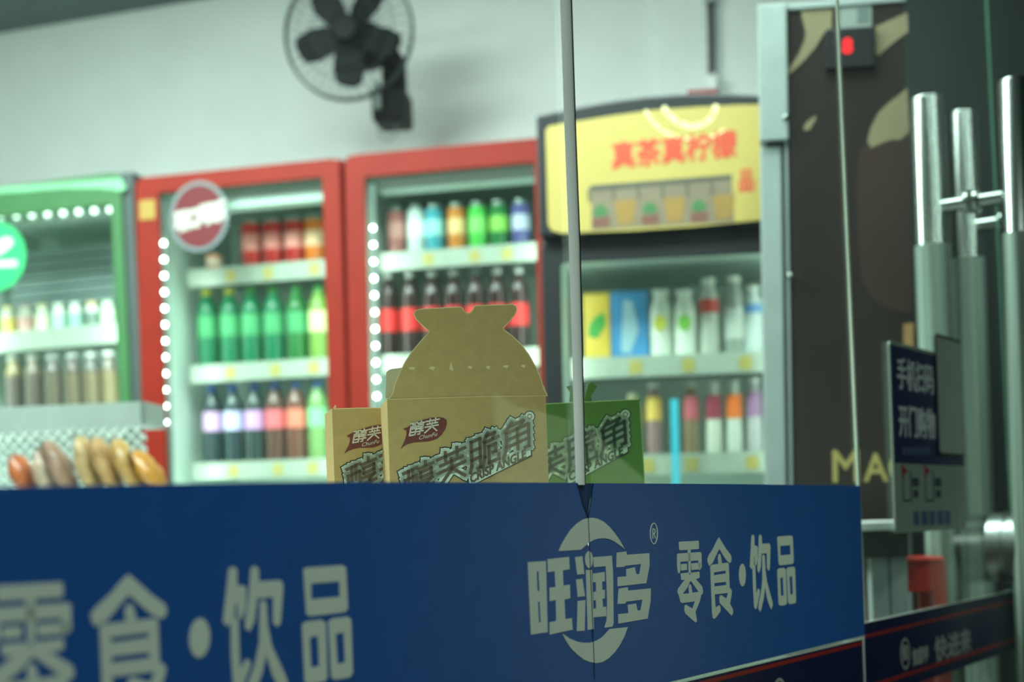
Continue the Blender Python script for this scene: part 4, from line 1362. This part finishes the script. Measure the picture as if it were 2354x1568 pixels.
mb = MB()
mb.tube([fl_(850, 105, 0.15), fl_(885, 115, 0.18), fl_(905, 150, 0.2), fl_(907, 200, 0.23), fl_(903, 240, 0.25)], 0.043, 14)
mb.build('arm', darkf, fan, smooth=True)
x, z = FF.hit(898, 245, 0.24)
mb = MB().box(x - 0.058, x + 0.055, 0.19, 0.36, z - 0.058, z + 0.06)
mb.build('wall_base', darkf, fan, bevel=0.018)
x, z = FF.hit(868, 215, 0.17)
MB().box(x - 0.012, x + 0.008, 0.17, 0.18, z - 0.05, z + 0.04).build('control_label', mat('fan_label', (150, 168, 160), 0.4), fan)
mb = MB()
mb.tube([fl_(868, 285, 0.25), fl_(872, 312, 0.25), fl_(890, 324, 0.25), fl_(910, 312, 0.25), fl_(912, 285, 0.25)], 0.003, 6)
mb.build('pull_cord', mat('fan_cord', (120, 136, 130), 0.6), fan, smooth=True)

# ------------------------------------------------------------------ brown ice cream freezer
FZ = _pivot(at(1752, 700, 2.95), -10.0, 0.020)
wz = FZ.hit(2093, 700)[0]
hz = FZ.hit(1814, 10)[1]
fz = thing('upright_freezer', 'tall grey freezer with a dark brown printed ice cream front', 'freezer', FZ)
D0 = 0.40
fg = mat('freezer_grey', (168, 184, 180), 0.5)
MB().box(0.004, wz, 0.03, D0, 0.02, hz - 0.005).build('cabinet', GREY, fz, bevel=0.004)
x12 = FZ.hit(1812, 300)[0]
x15 = FZ.hit(1817, 800)[0]
xq0, xq1, xq2 = FZ.hit(1762, 700)[0], FZ.hit(1801, 700)[0], FZ.hit(1809, 700)[0]
zhead = FZ.hit(1780, 326)[1]
MB().box(0.0, x12, -0.012, 0.03, zhead, hz).box(x12, wz, -0.006, 0.03, hz - 0.014, hz).build('header', fg, fz, bevel=0.003)
MB().box(0.0, xq1, -0.002, 0.03, 0.12, zhead - 0.010).build('door_post', fg, fz, bevel=0.003)
MB().box(xq1 - 0.03, xq2, 0.0, 0.03, zhead - 0.010, zhead).box(xq1, xq2, 0.004, 0.03, 0.12, zhead - 0.010).build('gasket', BLACK, fz)
MB().box(xq2, x15, -0.004, 0.03, 0.12, zhead).build('edge_trim', mat('freezer_trim', (158, 172, 170), 0.4), fz)
brown = mat('poster_brown', (40, 30, 27), 0.4, var=0.12, scale=5)
cream = mat('poster_cream', (146, 138, 106), 0.5)
bar_m = mat('poster_chocolate', (62, 44, 38), 0.4, var=0.1, scale=6)
zp0 = FZ.hit(1900, 1202)[1]
po = MB().box(x15 + 0.001, wz - 0.004, -0.0015, 0.03, zp0, hz - 0.016).build('printed_front', brown, fz)


def zf(pts):
    return [FZ.hit(1720 + a / 2.613, c / 2.613, -0.002) for a, c in pts]


mb = MB()
for sh in ([(312, 52), (505, 38), (500, 170), (455, 200), (400, 290), (330, 370), (240, 455), (240, 420), (300, 330), (340, 240), (345, 190), (325, 110)],
           [(765, 160), (955, 75), (962, 190), (880, 250), (780, 335), (765, 320)],
           [(955, 530), (968, 790), (915, 840), (860, 840), (800, 860), (740, 890), (715, 850), (735, 770), (780, 680), (840, 620), (900, 575)],
           [(330, 770), (345, 740), (400, 695), (410, 710), (370, 780), (340, 785)]):
    mb.prism(zf(sh), -0.0025, -0.0015)
mb.build('cream_shape', cream, po)
mb = MB()
mb.prism([FZ.hit(a, c, -0.002) for a, c in ((1975, 345), (1990, 335), (2030, 325), (2060, 322), (2090, 310), (2096, 720), (2070, 718), (2030, 705), (2000, 680), (1980, 640), (1972, 560), (1970, 440))], -0.0022, -0.0015)
mb.build('chocolate_bar', bar_m, po)
MB().prism([FZ.hit(a, c, -0.002) for a, c in ((2077, 745), (2100, 742), (2100, 800), (2077, 800))], -0.0025, -0.0015).build('bar_stick', mat('poster_stick', (176, 140, 90), 0.5), po)
mb = MB()
x, z = FZ.hit(1909, 1108, -0.002)
x2 = FZ.hit(1987, 1108, -0.002)[0]
text(mb, 'M', x, -0.002, z, 0.094, 0.0012, sx=0.85)
text(mb, 'AG', x2, -0.002, z, 0.082, 0.0012, sx=0.85)
mb.build('lettering', mat('poster_letters', (186, 172, 100), 0.5), po)
x0, z1_ = FZ.hit(1897, 67, -0.012)
x1, z0_ = FZ.hit(2012, 152, -0.012)
ds = MB().box(x0, x1, -0.012, 0.0, z0_, z1_).build('temperature_display', BLACK, fz, bevel=0.003)
x, z = FZ.hit(1943, 122, -0.0125)
mb = MB()
text(mb, '8', x - 0.006, -0.0125, z, 0.042, 0.0022)
mb.build('red_digit', mat('red_digit', (255, 30, 40), 0.5, emit=0.6, var=0.0), ds)
x0, z1_ = FZ.hit(1930, 12, -0.003)
x1, z0_ = FZ.hit(2004, 60, -0.003)
ls = MB().box(x0, x1, -0.003, -0.0015, z0_, z1_).build('paper_label', mat('freezer_label', (150, 166, 158), 0.5), fz)
MB().box(x0 + .035, x1 - .005, -0.0035, -0.003, z0_ + .008, z1_ - .008).build('printed_patch', mat('freezer_label_print', (110, 126, 122), 0.5), ls)
for px, py in ((1806, 270), (1817, 634)):
    x, z = FZ.hit(px, py, -0.012)
    MB().sphere((x, -0.010, z), 0.007, 10, 6).build('hinge_cap', CHROME, fz, smooth=True)
MB().box(0.012, wz - .02, -0.001, 0.028, 0.02, 0.115).build('vent_grille', BLACK, fz)

# ------------------------------------------------------------------ counter and red stool behind the door
CF = Frame(at(1935, 1000, 2.48).to_tuple()[:2] + (0,), 0)
ct = thing('counter_table', 'narrow dark counter with a pale edge in front of the brown freezer', 'table', CF)
cwid = CF.hit(2120, 1210)[0]
ctz = CF.hit(2020, 1199)[1]
MB().box(0, cwid, 0, 0.28, ctz - 0.016, ctz).build('tabletop', WHITE, ct, bevel=0.003)
azb = CF.hit(2020, 1281, 0.02)[1]
MB().box(0.02, cwid - 0.02, 0.02, 0.26, azb, ctz - 0.016).build('apron', mat('counter_dark', (34, 42, 36), 0.5), ct)
lx0 = CF.hit(2008, 1350, 0.02)[0]
for (a, c) in ((lx0, 0.03), (cwid - 0.05, 0.03), (lx0, 0.23), (cwid - 0.05, 0.23)):
    MB().box(a, a + 0.03, c, c + 0.03, 0, azb).build('leg', GREY, ct)
STM = mat('stool_red', (196, 44, 30), 0.4)
SFm = Frame(at(2092, 1300, 2.64).to_tuple()[:2] + (0,), 0)
stool = thing('bar_stool', 'red plastic stool tucked under the dark counter behind the glass door', 'stool', SFm)
sz2 = azb - 0.006
sxl = SFm.hit(2044, 1300, -0.06)[0]
MB().box(sxl + 0.004, sxl + 0.105, -0.055, 0.06, sz2 - 0.012, sz2).build('seat', STM, stool, bevel=0.005)
for ix in (0, 1):
    for iy in (0, 1):
        xx, yy = sxl + 0.004 + ix * 0.077, -0.053 + iy * 0.087
        ox, oy = (-0.012, 0.012)[ix], (-0.012, 0.012)[iy]
        mb = MB()
        n = len(mb.v)
        mb.v = [(xx + a, yy + c, sz2 - 0.012) for a, c in ((0, 0), (.024, 0), (.024, .024), (0, .024))] + [(xx + a + ox, yy + c + oy, 0) for a, c in ((0, 0), (.024, 0), (.024, .024), (0, .024))]
        mb.f = [(0, 1, 2, 3), (7, 6, 5, 4), (0, 4, 5, 1), (1, 5, 6, 2), (2, 6, 7, 3), (3, 7, 4, 0)]
        mb.build('leg', STM, stool)
for yy in (-0.054, 0.045):
    MB().box(sxl + 0.02, sxl + 0.09, yy, yy + 0.008, sz2 - 0.062, sz2 - 0.014).build('skirt', STM, stool)

# added board out of view, shaped to mirror a pale wedge over the boxes
nrm = SF.M.to_3x3() @ Vector((0, -1, 0))


def mirror(p):
    return p - nrm * (2 * (p - S0).dot(nrm))


BV = [at(a, c, 2.3) for a, c in ((1128, 902), (1180, 934), (1340, 976), (1400, 1040), (1486, 1112))]
gl_, gr_ = BV[0].copy(), BV[-1].copy()
gl_.x -= 0.03
gl_.z = gr_.z = 0.0
loop = [mirror(p) for p in [gl_] + BV + [gr_]]
thk = mirror(S0 + Vector((0, 0.012, 0))) - mirror(S0)
bo = thing('reflection_board', 'pale board added on the pavement, seen only as a faint reflection in the pane', 'board', Frame((loop[0] + loop[-1]) / 2))
b0_ = bo.matrix_world.inverted()
mb = MB()
k = len(loop)
mb.v = [tuple(b0_ @ p) for p in loop] + [tuple(b0_ @ (p + thk)) for p in loop]
mb.f = [tuple(range(k)), tuple(range(2 * k - 1, k - 1, -1))] + [(i, (i + 1) % k, k + (i + 1) % k, k + i) for i in range(k)]
mb.build('panel', mat('pale_board', (226, 226, 196), 0.7), bo)

# ------------------------------------------------------------------ wire basket and bread on the snack stand at the left
GF = Frame(at(-120, 1000, 3.15).to_tuple()[:2] + (0,), -4)
gz = GF.hit(200, 1150)[1]
gw = GF.hit(470, 1100)[0]
gd = thing('snack_stand', 'white shelf stand under the wire basket and bread at the left', 'stand', GF)
MB().box(0, gw, -0.12, 0.5, gz - 0.03, gz).build('shelf', WHITE, gd)
for a in (0.02, gw - 0.06):
    for c in (-0.1, 0.44):
        MB().box(a, a + 0.04, c, c + 0.04, 0, gz - 0.03).build('post', WHITE, gd)
bk = thing('wire_basket', 'white wire basket with a solid rim standing on the snack stand', 'basket', GF)
x0, x1 = 0.02, GF.hit(332, 960, 0.1)[0]
zr1 = GF.hit(200, 928, 0.1)[1]
zr0 = GF.hit(200, 982, 0.1)[1]
BW = mat('basket_white', (148, 162, 155), 0.5)
b0, b1 = 0.10, 0.24
mb = MB()
mb.box(x0, x1, b0, b0 + 0.008, zr0, zr1).box(x0, x1, b1, b1 + 0.008, zr0, zr1).box(x0, x0 + 0.008, b0, b1, zr0, zr1).box(x1 - 0.008, x1, b0, b1, zr0, zr1)
mb.build('rim', BW, bk)
mb = MB()
step = 0.026
zbk = gz + 0.006
hh = zr0 - zbk
k = x0 - hh
while k < x1:
    a, c = max(k, x0), min(k + hh, x1)
    if c > a:
        mb.tube([(a, b0 + .004, zbk + (a - k)), (c, b0 + .004, zbk + (c - k))], 0.0055, 5)
        mb.tube([(a, b0 + .004, zr0 - (a - k)), (c, b0 + .004, zr0 - (c - k))], 0.0055, 5)
    k += step
mb.box(x0, x1, b0, b1, gz + 0.001, zbk)
mb.build('mesh', BW, bk)
packs = ((66, 1046, (206, 110, 60), 'rust brown', -16), (116, 1034, (222, 196, 170), 'pale', -10), (166, 1004, (176, 140, 116), 'grey brown', -24), (218, 1002, (226, 190, 130), 'straw', -14),
         (268, 1000, (214, 170, 110), 'tan', -20), (318, 1002, (222, 176, 100), 'golden', -22), (372, 1022, (226, 156, 56), 'orange', -32))
for i, (px, pt, col, nm, tilt) in enumerate(packs):
    yy = -0.02
    x, zt1 = GF.hit(px, pt, yy)
    o = thing('bread_pack', f'{nm} wrapped bread pack leaning in front of the wire basket', 'bread', None, 'wrapped bread in front of the wire basket')
    hh = max(0.08, zt1 - gz)
    wrap = mat('bread_%s' % nm.replace(' ', '_'), tuple(int(v * 0.72) for v in col), 0.3, var=0.35, scale=28)
    mb = MB()
    n = 9
    for j in range(n):
        t = j / (n - 1)
        th = 0.0215 * math.sin(math.pi * (0.1 + 0.8 * t)) + 0.002
        wd_ = 0.050 * (0.75 + 0.25 * math.sin(math.pi * t))
        for a in range(12):
            q_ = 2 * math.pi * a / 12
            mb.v.append((th * math.cos(q_), wd_ * math.sin(q_), hh * t * 0.94))
    for j in range(n - 1):
        for a in range(12):
            mb.f.append((j * 12 + a, j * 12 + (a + 1) % 12, (j + 1) * 12 + (a + 1) % 12, (j + 1) * 12 + a))
    mb.f.append(tuple(range(12)))
    mb.f.append(tuple((n - 1) * 12 + a for a in range(12)))
    for q_ in range(12, 12 * (n - 1)):
        vx, vy, vz = mb.v[q_]
        mb.v[q_] = (vx * random.uniform(.8, 1.2), vy * random.uniform(.94, 1.05), vz + random.uniform(-.002, .002))
    mb.build('loaf', wrap, o, smooth=True)
    MB().box(-0.003, 0.003, -0.04, 0.04, hh * .93, hh).build('wrapper_seal', mat('wrapper_clear', (150, 160, 150), 0.25), o)
    o.matrix_world = Matrix.Translation(GF.w(x, yy, gz + 0.008)) @ Matrix.Rotation(math.radians(-4), 4, 'Z') @ Matrix.Rotation(math.radians(tilt), 4, 'Y')
bpy.context.view_layer.update()
